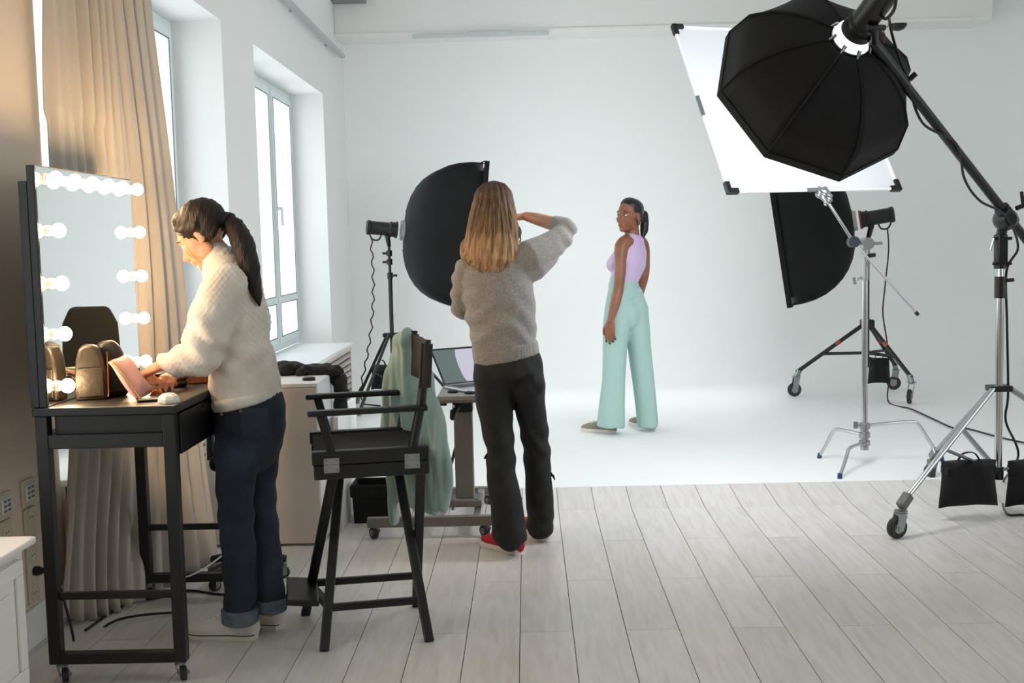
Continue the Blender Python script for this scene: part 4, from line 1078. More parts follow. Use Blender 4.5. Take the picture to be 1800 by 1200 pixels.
# ---- chrome C-stand with diffusion frame
SA = Vector((1.13, 6.533, 1.648)); SE = Vector((.928, .373, .007)).normalized(); SU = Vector((-.194, .467, .862)); SU = (SU - SE * SU.dot(SE)).normalized(); SS = 1.157
SN = SE.cross(SU).normalized()
def scrim():
    t = thing('diffusion_frame', SA + SE * SS * .5, 'big white square diffusion frame tilted behind the black octabox', 'light diffuser')
    def P(u, v, n=0): return SA + SE * (SS * u) + SU * (SS * v) + SN * n
    N = 20; vs = []; fs = []
    for i in range(N + 1):
        for j in range(N + 1):
            u, v = i / N, j / N; vs.append(P(.012 + .976 * u, .012 + .976 * v, .006 * math.sin(11 * u + 3 * v) * math.sin(math.pi * u) * math.sin(math.pi * v)))
    for i in range(N):
        for j in range(N): a = i * (N + 1) + j; fs.append((a, a + 1, a + N + 2, a + N + 1))
    MB().add(vs, fs).build('silk', M['scrim'], t, smooth='full')
    white = mat('frame_sleeve_white', 'e9edf2', .6)
    for a, b in (((0, 0), (1, 0)), ((0, 1), (1, 1)), ((0, 0), (0, 1)), ((1, 0), (1, 1))):
        MB().tube([P(*a), P(*b)], .011, 10).build('frame_tube', white, t, smooth=True)
        m0 = P(lerp(a[0], b[0], .44), lerp(a[1], b[1], .44)); m1 = P(lerp(a[0], b[0], .56), lerp(a[1], b[1], .56))
        MB().tube([m0, m1], .0125, 10).build('frame_joint', M['zinc'], t, smooth=True)
    for a in (0, 1):
        for b in (0, 1):
            sx = 1 if a == 0 else -1; sy_ = 1 if b == 0 else -1
            c = MB().bar(P(a, b) - SE * (.014 * sx), P(a, b) + SE * (.06 * sx), .03, .032, up=SU); c.bar(P(a, b) - SU * (.014 * sy_), P(a, b) + SU * (.06 * sy_), .03, .032, up=SE)
            c.build('corner', M['plastic'], t, bevel=.004)
scrim()
clampP = SA + SE * (SS * .53)
CS = Vector((at(1520, 600, 6.78).x, 6.78, ZF))
def c_stand():
    t = thing('c_stand', CS, 'chrome stand with three bent legs and a long arm, holding the diffusion frame', 'light stand')
    ch = M['chrome']
    zt = at(1520, 432, CS.y).z; zb = at(1520, 790, CS.y).z
    z1 = at(1520, 465, CS.y).z; z2 = at(1520, 480, CS.y).z
    MB().cyl((CS.x, CS.y, zb + .02), (CS.x, CS.y, z2), .0175).build('pole', ch, t, smooth=True)
    MB().cyl((CS.x, CS.y, z2 - .04), (CS.x, CS.y, z1 + .02), .022).cyl((CS.x, CS.y, z1), (CS.x, CS.y, zt), .0145).build('riser', M['steel'], t, smooth=True)
    MB().cyl((CS.x, CS.y, z2 - .02), (CS.x - .06, CS.y - .02, z2 - .035), .007, n=8).box((CS.x - .065, CS.y - .02, z2 - .04), (.02, .008, .045), (1, 0, .2)).build('riser_knob', M['steel'], t, bevel=.003)
    # turtle base hubs and legs
    hub_y = [at(1520, py, CS.y).z for py in (748, 764, 778)]
    MB().cyl((CS.x, CS.y, zb), (CS.x, CS.y, hub_y[0] + .02), .024).build('base_sleeve', M['steel'], t, smooth=True)
    def leg(foot, zl):
        f = foot.copy(); d = Vector((f.x - CS.x, f.y - CS.y, 0)); R_ = d.length; d.normalize()
        h = Vector((CS.x, CS.y, zl))
        pts = spline([h + d * .02, h + d * (R_ * .35) + Vector((0, 0, .008)), h + d * (R_ * .62) + Vector((0, 0, .008)), h + d * (R_ * .70) + Vector((0, 0, -.015)), (h + d * (R_ * .70) + Vector((0, 0, -.015))).lerp(f, .5), f + Vector((0, 0, .012))], 6)
        l = MB().tube(pts, .0105, 12).build('leg', ch, t, smooth=True)
        MB().tube([f + Vector((0, 0, .03)) - d * .006, f], .0135, 12).build('foot_cap', M['bluecloth'], l, smooth=True)
        MB().lathe(h - Vector((0, 0, .018)), (0, 0, 1), [(0, .024), (.004, .032), (.032, .032), (.036, .024)], 20).build('leg_hub', M['steel'], t, smooth=True)
    leg(flr(1440, 805, ZF), hub_y[1]); leg(flr(1476, 841, ZF), hub_y[2]); leg(flr(1656, 810, ZF), hub_y[0])
    q = Vector((CS.x - .06, CS.y - .03, hub_y[0] + .01)); MB().bar(q + Vector((.05, .02, -.01)), q, .012, .012).box(q, (.028, .012, .04)).build('leg_lock', M['steel'], t, bevel=.003)
    # grip head and arm
    head = Vector((CS.x, CS.y - .045, at(1520, 428, CS.y).z))
    MB().cyl(head + Vector((0, .07, 0)), head - Vector((0, .03, 0)), .034, n=24).cyl((CS.x, CS.y, zt - .05), (CS.x, CS.y, zt + .02), .022).build('grip_head', M['steel'], t, smooth=True)
    a1 = at(1612, 551, head.y + .08); d = (at(1503, 427, head.y - .02) - a1).normalized()
    far = clampP - SU * .03 + SN * .0
    j = at(1500, 425, head.y - .03)
    MB().tube([a1, j], .008, 10).build('arm', ch, t, smooth=True)
    MB().tube([j, far], .0095, 10).build('arm', ch, t, smooth=True)
    MB().tube([a1 - (j - a1).normalized() * .01, a1 + (j - a1).normalized() * .015], .011, 10).build('arm_end', M['plastic'], t, smooth=True)
    MB().cyl(j + Vector((-.0, .03, 0)), j - Vector((0, .025, 0)), .032, n=20).build('arm_clamp', mat('dark_steel', '3b4148', .4, .6), t, smooth=True)
    MB().tube([head + Vector((0, .03, .0)), j + Vector((0, .02, 0))], .012, 10).build('clamp_pin', M['steel'], t, smooth=True)
    k = head + Vector((.03, .04, 0)); MB().bar(k, k + Vector((.07, 0, .0)), .012, .02).build('tee_handle', M['steel'], t, bevel=.004)
    k = Vector((CS.x + .03, CS.y, zt - .06)); MB().bar(k - Vector((.03, 0, 0)), k + Vector((.03, -.01, .008)), .02, .024).build('lock_knob', M['plastic'], t, bevel=.005)
    # frame grip wrapped in foil
    c = MB(); rnd = random.Random(5)
    c.ell(clampP - SU * .025, (.05, .03, .045), SE, SN, SU); c.ell(clampP - SU * .055 + SE * .02, (.03, .025, .035), SE, SN, SU); c.tube([clampP - SU * .05, clampP - SU * .10 - SE * .005], [.014, .010], 10, round_ends=True)
    def dj(co): return .006 * np.sin(160 * co[:, 0] + 90 * co[:, 2]) * np.cos(130 * co[:, 2])
    blob('frame_clamp', c, M['steel'], t, vox=.005, smooth=2, disp=dj)
c_stand()

# ---- boom stand with octabox
OC = Vector((1.306, 5.352, 2.045)); OA = Vector((-.26, .825, -.502)).normalized(); OR, OH, OSP = .46, .347, -.767
def octabox():
    s = OA.cross(Vector((0, 0, 1))).normalized(); tt = s.cross(OA)
    ap = OC - OA * OH
    t = thing('octabox', OC - OA * .2, 'large black eight-sided octabox on the boom, its back to the camera', 'softbox')
    n = 8; ks = [0, .06, .16, .3, .48, .7, 1.0]; rr0 = .075
    def rib(i, k):
        a = OSP + i * math.pi / 4
        e = rr0 + (OR - rr0) * (math.sin(k * math.pi / 2) ** .92)
        h = (k ** 1.55)
        return ap + OA * (OH * h) + (s * math.cos(a) + tt * math.sin(a)) * e
    for i in range(n):
        vs = []; fs = []; W = 8
        for k in ks:
            a, b = rib(i, k), rib(i + 1, k)
            cen = ap + OA * (OH * k ** 1.55)
            for j in range(W + 1):
                f = j / W; p = a.lerp(b, f); sag = .10 * math.sin(math.pi * f) * math.sin(math.pi * k)
                vs.append(p.lerp(cen, sag * .35))
        for q in range(len(ks) - 1):
            for j in range(W): x = q * (W + 1) + j; fs.append((x, x + 1, x + W + 2, x + W + 1))
        o = MB().add(vs, fs).build('fabric_panel', M['softcloth'], t, smooth='full'); o.modifiers.new('thickness', 'SOLIDIFY').thickness = .003
        MB().tube([rib(i, k) for k in ks], .005, 6).build('rib', M['blackcloth'], t, smooth=True)
        a, b = rib(i, 1), rib(i + 1, 1)
        MB().bar(a + OA * .018, b + OA * .018, .006, .04, up=OA).build('front_lip', M['softcloth'], t)
    poly = [OC + OA * .010 + (rib(i, 1) - OC) * .985 for i in range(8)]
    MB().prism(poly, OA * .003).build('diffuser', M['octa_face'], t)
    MB().lathe(ap - OA * .035, OA, [(.028, .062), (.028, .088), (.045, .088), (.05, .07)], 32).build('speed_ring', M['steel'], t, smooth=True)
    MB().lathe(ap - OA * .035, OA, [(0, .068), (.002, .080), (.028, .084), (.029, .07)], 32).build('flash_leak_ring', emit_material('flash_leak_glow', 'eef4ff', 1.1), t, smooth=True)  # emission stands in for flash light leaking at the speed ring
    for i in range(8):
        a = OSP + i * math.pi / 4; d = s * math.cos(a) + tt * math.sin(a)
        p = ap + d * .082 - OA * .012
        MB().tube([p - OA * .02, p + d * .02 + OA * .02], [.010, .006], 8).build('rod_socket', M['chrome'], t, smooth=True)
    return ap
ap = octabox()
BP = Vector((0, 5.72, 0)); BP.x = at(1757, 600, 5.72).x
def boom_stand():
    t = thing('boom_stand', Vector((BP.x, BP.y, 0)), 'tall steel boom stand on casters, carrying the black octabox', 'light stand')
    ch = M['chrome']; zh = at(1757, 682, BP.y).z; zlow = at(1757, 838, BP.y).z
    zc0 = at(1757, 520, BP.y).z; zc1 = at(1757, 486, BP.y).z; zt = at(1757, 472, BP.y).z; zt2 = at(1757, 412, BP.y).z
    MB().cyl((BP.x, BP.y, zlow), (BP.x, BP.y, zc0), .0185, n=20).build('pole', ch, t, smooth=True)
    MB().cyl((BP.x, BP.y, zc0 - .01), (BP.x, BP.y, zc1), .027, n=20).build('collar', M['plastic'], t, smooth=True)
    MB().bar((BP.x + .02, BP.y, zc1 - .02), (BP.x + .06, BP.y - .02, zc1 - .016), .012, .018).build('collar_knob', M['plastic'], t, bevel=.004)
    MB().cyl((BP.x, BP.y, zc1 - .01), (BP.x, BP.y, zt + .02), .0145, n=16).build('riser', ch, t, smooth=True)
    MB().cyl((BP.x, BP.y, zt), (BP.x, BP.y, zt2), .031, n=20).bb(BP.x - .022, BP.x + .022, BP.y - .036, BP.y - .02, zt + .02, zt2 - .01).build('boom_socket', M['plastic'], t, smooth=True, bevel=.003)
    for zz in (zt2 - .02, zt + .025): MB().cyl((BP.x - .045, BP.y - .02, zz), (BP.x + .045, BP.y - .02, zz), .008, n=10).build('bolt', M['plastic'], t, smooth=True)
    MB().tube([Vector((BP.x - .045, BP.y - .03, zt2 - .018)), Vector((BP.x - .065, BP.y - .04, zt2 - .075))], .005, 8).build('lock_lever', M['steel'], t, smooth=True)
    MB().bb(BP.x - .055, BP.x + .055, BP.y - .04, BP.y + .04, zh - .015, zh + .015).build('leg_collar', M['plastic'], t, bevel=.006)
    wheel = flr(1582, 945)
    d1 = Vector((wheel.x - BP.x, wheel.y - BP.y, 0)); R_ = d1.length; d1.normalize()
    def rot(v, a): return Vector((v.x * math.cos(a) - v.y * math.sin(a), v.x * math.sin(a) + v.y * math.cos(a), 0))
    for k in range(3):
        d = rot(d1, -k * 2 * math.pi / 3); top = Vector((BP.x, BP.y, zh)) + d * .05; end = Vector((BP.x, BP.y, .165)) + d * (R_ - .02)
        l = MB().tube([top, end], .0135, 14).build('leg', ch if k == 0 else M['steel'], t, smooth=True)
        MB().bar(end - (end - top).normalized() * .05, end + (end - top).normalized() * .02 - Vector((0, 0, .01)), .042, .042).build('leg_socket', mat('grey_plastic', '6b6a68', .6) if k == 0 else M['zinc'], l, bevel=.006)
        caster(t, end.x + d.x * .015, end.y + d.y * .015, .128, .05, axis=(.35, -.94, 0) if k == 0 else (-d.y, d.x, 0), wd=.032, trail=(-.02, -.008))
        m_ = top.lerp(end, .55); MB().bar(m_, Vector((BP.x, BP.y, zlow + .03)), .028, .012).build('brace', M['zinc'], t, bevel=.003)
    MB().cyl((BP.x, BP.y, zlow - .01), (BP.x, BP.y, zlow + .05), .026, n=16).build('brace_collar', M['plastic'], t, smooth=True)
    # boom
    piv = at(1770, 378, BP.y - .06)
    hd = ap - OA * .13 + Vector((.06, -.02, -.03))
    hd = at(1537, 80, ap.y - .02)
    dirb = (piv - hd).normalized(); tail = piv + dirb * .75
    MB().tube([hd, tail], .0215, 16).build('boom_arm', M['blackmetal'], t, smooth=True)
    e1 = hd + dirb * .26
    MB().tube([hd - dirb * .03, e1], .0265, 16).build('boom_sleeve', M['blackmetal'], t, smooth=True)
    MB().tube([e1 + Vector((.02, 0, .02)), e1 + Vector((.045, -.01, .045))], .012, 10).build('sleeve_knob', M['plastic'], t, smooth=True)
    sd = dirb.cross(Vector((0, 1, 0))).normalized()
    MB().tube([piv - dirb * .055, piv + dirb * .055], .036, 18).build('pivot_clamp', M['plastic'], t, smooth=True)
    MB().lathe(piv + Vector((0, .045, -.02)), (0, -1, 0), [(0, .052), (.03, .056), (.06, .05), (.09, .03)], 24).build('pivot_disc', M['plastic'], t, smooth=True)
    MB().tube([piv + Vector((0, .03, -.03)), Vector((BP.x, BP.y, zt2 - .01))], .024, 14).build('pivot_yoke', M['plastic'], t, smooth=True)
    MB().tube([piv + Vector((.03, -.03, .03)), piv + Vector((.07, -.03, .045))], .012, 10).bar(piv + Vector((.065, -.03, .04)), piv + Vector((.055, -.03, .11)), .012, .016).build('pivot_handle', M['plastic'], t, bevel=.003)
    return hd, dirb, piv, tail
hd, dirb, piv, tail = boom_stand()
flash_head(ap - OA * .03, OA, 'black studio flash at the back of the octabox, top right', red=False, length=.34, r=.062, stem=hd)
b0 = at(1702, 884, BP.y - .10); sandbag_thing(at(1702, 886, BP.y - .11), .285, .215, .11, 'black sandbag hanging from the boom stand, next to the front caster', X=(.99, .1, 0))
sandbag_thing(at(1818, 884, BP.y - .02), .285, .215, .11, 'black sandbag cut off by the right edge of the picture', X=(.99, .1, 0))
pts = spline([at(1562, 28, ap.y), at(1568, 60, ap.y + .05), at(1580, 100, ap.y + .05), at(1592, 130, ap.y + .1), hd.lerp(piv, .38) + Vector((-.03, 0, -.03)), hd.lerp(piv, .55) + Vector((.01, -.03, 0)), hd.lerp(piv, .72) + Vector((-.04, 0, -.03)), hd.lerp(piv, .86) + Vector((-.05, 0, -.03)), piv + Vector((-.03, -.05, -.0)), piv + Vector((.03, -.06, -.15)), Vector((BP.x + .03, BP.y, piv.z - .27)),
              Vector((BP.x + .035, BP.y, .95)), Vector((BP.x + .045, BP.y, .6)), at(1768, 740, BP.y), at(1790, 800, BP.y), flr(1795, 870, .006) + Vector((0, .25, 0)), flr(1768, 900, .006), flr(1800, 905, .006), flr(1850, 915, .006)], 8)
MB().tube(pts, .006, 8).build('boom_cable', M['plastic'], smooth=True, label='black cable running along the boom and down the steel stand', cat='cable')
pts = [at(1563, 28, ap.y), at(1562, 45, ap.y), at(1552, 52, ap.y), at(1556, 62, ap.y), at(1553, 76, ap.y)]
MB().tube(pts, .0025, 6).build('safety_wire', M['redplastic'], smooth=True, label='thin red safety wire hanging below the boom flash', cat='wire')

# ================================================================ PEOPLE
M['skin_a'] = mat('light_warm_skin', 'd3a184', .5, sss=.15, var='c98f70', vscale=14, bump=.03, bscale=200)
M['skin_b'] = mat('light_tanned_skin', 'c99576', .5, sss=.12, var='bb8263', vscale=14, bump=.03, bscale=200)
M['skin_c'] = mat('deep_brown_skin', '8f5f46', .45, sss=.1, var='835339', vscale=14, bump=.03, bscale=200)
M['hair_brown'] = mat('dark_brown_hair', '170d09', .5, spec=.35, var='24150e', vscale=14, vstretch=(10, 10, .8), bump=.5, bscale=40, bstretch=(6, 6, .4))
M['hair_blond'] = mat('golden_blond_hair', '86603f', .5, var='d3ab7c', vscale=7, vstretch=(12, 12, .5), bump=.5, bscale=40, bstretch=(6, 6, .3), var_rng=(.3, .68))
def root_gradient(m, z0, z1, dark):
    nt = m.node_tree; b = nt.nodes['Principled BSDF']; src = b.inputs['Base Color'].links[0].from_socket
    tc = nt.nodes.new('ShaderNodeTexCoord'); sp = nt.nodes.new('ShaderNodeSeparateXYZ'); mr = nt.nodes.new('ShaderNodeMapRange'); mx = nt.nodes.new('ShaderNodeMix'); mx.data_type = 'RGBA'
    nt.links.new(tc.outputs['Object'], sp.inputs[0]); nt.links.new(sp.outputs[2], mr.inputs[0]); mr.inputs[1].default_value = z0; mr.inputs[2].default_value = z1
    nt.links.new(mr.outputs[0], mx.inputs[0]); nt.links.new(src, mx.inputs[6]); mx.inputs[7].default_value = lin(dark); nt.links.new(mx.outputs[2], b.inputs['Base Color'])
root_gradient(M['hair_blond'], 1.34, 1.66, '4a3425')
M['hair_black'] = mat('black_hair', '0d0d10', .32, var='17171b', vscale=20, bump=.3, bscale=60)
M['knit_white'] = mat('white_cotton_knit', 'e2dbd2', .92, bump=.16, bscale=230, bstretch=(1, 1, .6), var='d2c9be', vscale=12, sheen=.3)
M['knit_grey'] = mat('heather_grey_jersey', '8d8884', .95, bump=.25, bscale=200, var='a29d98', vscale=110, sheen=.2)
M['denim_blue'] = mat('dark_blue_denim', '16202f', .85, bump=.25, bscale=180, var='2f3f52', vscale=5, var_rng=(.42, .75))
M['denim_inside'] = mat('turned_up_denim', '56616c', .9, bump=.3, bscale=220, var='65707a', vscale=40)
M['denim_black'] = mat('washed_black_denim', '1b1b1c', .88, bump=.25, bscale=180, var='2b2a29', vscale=6, var_rng=(.4, .75))
M['lilac'] = mat('lilac_jersey', 'c9b4d6', .85, bump=.08, bscale=200)
M['mintpants'] = mat('mint_crepe', 'a5c3be', .8, bump=.06, bscale=120)
M['lip'] = mat('lips', '8f4f4a', .4); M['lip_dark'] = mat('lips_rose', '7d423d', .35)
M['eyewhite'] = mat('eye_white', 'e4dfda', .2); M['iris'] = mat('dark_iris', '21140e', .15); M['brow'] = mat('eyebrow', '1c120d', .8)
M['gold'] = mat('gold', 'd8b45e', .22, 1.0); M['nail'] = mat('dark_nail_polish', '2a1216', .2)

class Head:
    """head frame: c = centre, f = facing, u = crown, l = the head's left"""
    def __init__(self, c, f, u, s=1.0):
        self.c = Vector(c); self.f = Vector(f).normalized(); u = Vector(u); self.u = (u - self.f * u.dot(self.f)).normalized(); self.l = self.u.cross(self.f).normalized(); self.s = s
    def P(self, f, l, u): return self.c + (self.f * f + self.l * l + self.u * u) * self.s
    def e(self, mb, f, l, u, rf, rl, ru, tilt=0, n=18, m=12):
        ff = self.f * math.cos(tilt) + self.u * math.sin(tilt); uu = self.u * math.cos(tilt) - self.f * math.sin(tilt)
        mb.ell(self.P(f, l, u), (rf * self.s, rl * self.s, ru * self.s), ff, self.l, uu, n, m)
    def skull(self, mb):
        e = self.e
        e(mb, -.012, 0, .035, .094, .076, .085)            # cranium
        e(mb, .030, 0, -.02, .062, .064, .085)             # face mass
        e(mb, .045, 0, -.075, .040, .042, .036)            # jaw
        e(mb, .070, 0, -.093, .020, .022, .016)            # chin
        e(mb, .070, 0, .028, .022, .050, .020)             # brow ridge
        for s in (-1, 1):
            e(mb, .058, .036 * s, -.022, .028, .024, .026) # cheek
            e(mb, .012, .050 * s, -.055, .035, .014, .035, .5)  # jaw corner
            e(mb, -.012, .076 * s, -.008, .016, .007, .030, -.15)  # ear
            e(mb, -.006, .078 * s, -.026, .010, .006, .012)
            e(mb, .090, .011 * s, -.036, .010, .010, .009) # nostril wing
        mb.tube([self.P(.084, 0, .018), self.P(.096, 0, -.008), self.P(.112, 0, -.030), self.P(.100, 0, -.040)], [.008 * self.s, .0095 * self.s, .0115 * self.s, .009 * self.s], 10, round_ends=True)
        e(mb, .083, 0, -.062, .016, .026, .012)            # mouth mound
    def face(self, parent, lipmat, open_eyes=True, browm=None, sides=(-1, 1)):
        for s in sides:
            if open_eyes:
                ey = MB(); self.e(ey, .0690, .031 * s, .006, .0140, .0145, .0085); eo = ey.build('eye', M['eyewhite'], parent, smooth='full')
                ir = MB(); ir.ell(self.P(.0815, .030 * s, .007), (.0025 * self.s, .0060 * self.s, .0066 * self.s), self.f, self.l, self.u, 12, 8); ir.build('iris', M['iris'], eo, smooth='full')
            lid = [self.P(.0835 - abs(k) ** 2 * .0014, (.031 + .0045 * k) * s, .0148 - .0009 * k * k) if open_eyes else self.P(.0815 - .0022 * abs(k), (.031 + .005 * k) * s, -.001 - .0005 * k * k) for k in (-3, -2, -1, 0, 1, 2, 3)]
            MB().tube(lid, .0016 * self.s, 6).build('lash_line', M['iris'], parent, smooth=True)
            bw = [self.P(.0885 - .0042 * abs(k) ** 1.6, (.032 + .0068 * k) * s, .029 + .003 * math.cos(k * .5) - (.002 * k if k > 1 else 0)) for k in (-2.6, -1.5, -.5, .5, 1.5, 2.6)]
            MB().tube(bw, [(.0012 * self.s, .0014 * self.s), (.0016 * self.s, .0026 * self.s), (.0016 * self.s, .0026 * self.s), (.0016 * self.s, .0024 * self.s), (.0014 * self.s, .002 * self.s), (.001 * self.s, .001 * self.s)], 6).build('eyebrow', browm or M['brow'], parent, smooth=True)
        MB().tube([self.P(.0935 - .0009 * k * k, .0062 * k, -.0575 - .0006 * k * k + (.0012 if abs(k) == 1 else 0)) for k in (-3.4, -2, -1, 0, 1, 2, 3.4)], [.0012, .0034, .0045, .004, .0045, .0034, .0012], 8).build('upper_lip', lipmat, parent, smooth=True)
        MB().tube([self.P(.0930 - .001 * k * k, .0058 * k, -.0655 + .0004 * k * k) for k in (-3.2, -2, -1, 0, 1, 2, 3.2)], [.0012, .004, .0055, .006, .0055, .004, .0012], 8).build('lower_lip', lipmat, parent, smooth=True)

def hand(mb, wrist, d, palm, thumb, size=.18, curl=(.5, .5, .5, .55), spread=.06, thumb_curl=.3):
    """d: wrist to knuckles, palm: out of the palm, thumb: side of the thumb. returns finger tips"""
    d = Vector(d).normalized(); palm = Vector(palm); palm = (palm - d * palm.dot(d)).normalized(); th = Vector(thumb); th = (th - d * th.dot(d) - palm * th.dot(palm)).normalized()
    k = size / .18; w = Vector(wrist)
    mb.tube([w - d * .01 * k, w + d * .03 * k, w + d * .06 * k, w + d * .088 * k], [(.024 * k, .017 * k), (.034 * k, .016 * k), (.040 * k, .0145 * k), (.038 * k, .012 * k)], 14, side=th, round_ends=True)
    tips = []
    for i, (off, ln, r) in enumerate(((.029, .072, .0092), (.0095, .082, .0095), (-.010, .076, .0090), (-.0285, .060, .0080))):
        b = w + d * (.086 - .005 * abs(i - 1)) * k + th * off * k
        dd = (d + th * spread * (1.2 - i * .8)).normalized(); ang = 0; p = b; pts = [b - dd * .02 * k, b]; 
        for j, f in enumerate((.45, .32, .23)):
            ang += curl[i] * (1, 1.15, .8)[j]
            v = dd * math.cos(ang) + palm * math.sin(ang); p = p + v * ln * f * k; pts.append(p)
        mb.tube(pts, [r * k, r * 1.03 * k, r * .97 * k, r * .88 * k, r * .72 * k], 10, round_ends=True); tips.append((pts[-1], pts[-1] - pts[-2], palm))
    b = w + d * .028 * k + th * .026 * k + palm * .006 * k
    v1 = (d * .75 + th * .62 + palm * .25).normalized(); v2 = (d * (1 - thumb_curl * .3) + th * (.35 - thumb_curl) + palm * (.25 + thumb_curl * .5)).normalized()
    p1 = b + v1 * .038 * k; p2 = p1 + (v1 + v2).normalized() * .03 * k; p3 = p2 + v2 * .024 * k
    mb.tube([b - v1 * .02 * k, b, p1, p2, p3], [.014 * k, .0145 * k, .0115 * k, .0108 * k, .008 * k], 10, round_ends=True)
    return tips

def shoe(parent, heel, toe, matu, kind, width=.088, zb=0.0, laces=True):
    """low sneaker on the floor from heel to toe"""
    heel = Vector(heel); toe = Vector(toe); heel.z = toe.z = zb; d = (toe - heel); ln = d.length; d.normalize(); s = Vector((-d.y, d.x, 0))
    prof = [(0, .14), (.012, .28), (.04, .37), (.15, .42), (.35, .40), (.55, .46), (.72, .52), (.86, .48), (.95, .34), (1.0, .12)]
    def outline(sc, z): 
        L_ = [heel + d * (ln * u) + s * (width * v * sc) + Vector((0, 0, z)) for u, v in prof]; R_ = [heel + d * (ln * u) - s * (width * v * sc) + Vector((0, 0, z)) for u, v in reversed(prof)]
        return L_ + R_
    n = len(prof) * 2
    def stack(levels):
        vs = []; fs = []
        for sc, z in levels: vs += outline(sc, z)
        for i in range(len(levels) - 1):
            for k in range(n): fs.append((i * n + k, i * n + (k + 1) % n, (i + 1) * n + (k + 1) % n, (i + 1) * n + k))
        fs.append(tuple(range(n - 1, -1, -1))); e = (len(levels) - 1) * n; fs.append(tuple(range(e, e + n)))
        return MB().add(vs, fs)
    up = MB()
    def X(u, v, z): return heel + d * (ln * u) + s * (width * v) + Vector((0, 0, z))
    up.tube([X(.08, 0, .045), X(.3, 0, .045), X(.55, 0, .04), X(.75, 0, .036), X(.93, 0, .03)], [(.034, .045), (.036, .048), (.039, .036), (.041, .028), (.026, .017)], 18, side=s, round_ends=True)
    up.tube([X(.14, 0, .04), X(.17, 0, .075), X(.19, 0, .095)], [(.034, .045), (.033, .047), (.034, .05)], 16, side=s)
    o = blob('shoe', up, matu, parent, vox=.005, smooth=4)
    stack([(1.0, .0), (1.06, .004), (1.06, .022), (1.0, .026)]).build('sole', M['offsole'], o, smooth=True)
    if kind == 'canvas':
        stack([(1.065, .0185), (1.07, .0195), (1.07, .0215), (1.065, .0225)]).build('sole_line', M['blacksole'], o, smooth=True)
    if laces:
        for k in range(5):
            u = .40 + .062 * k; zt = .090 - .0046 * k
            MB().tube([X(u, -.26, zt - .012), X(u + .01, 0, zt + .002), X(u + .025, .26, zt - .012)], .0036, 6).build('lace', M['lace'], o, smooth=True)
    return o

def strands(name, parent, m, roots, n=1, r=.0016):
    mb = MB()
    for pts in roots: mb.tube(spline(pts, 5), r, 5)
    o = mb.build(name, m, parent, smooth=True); o['kind'] = 'stuff'; return o

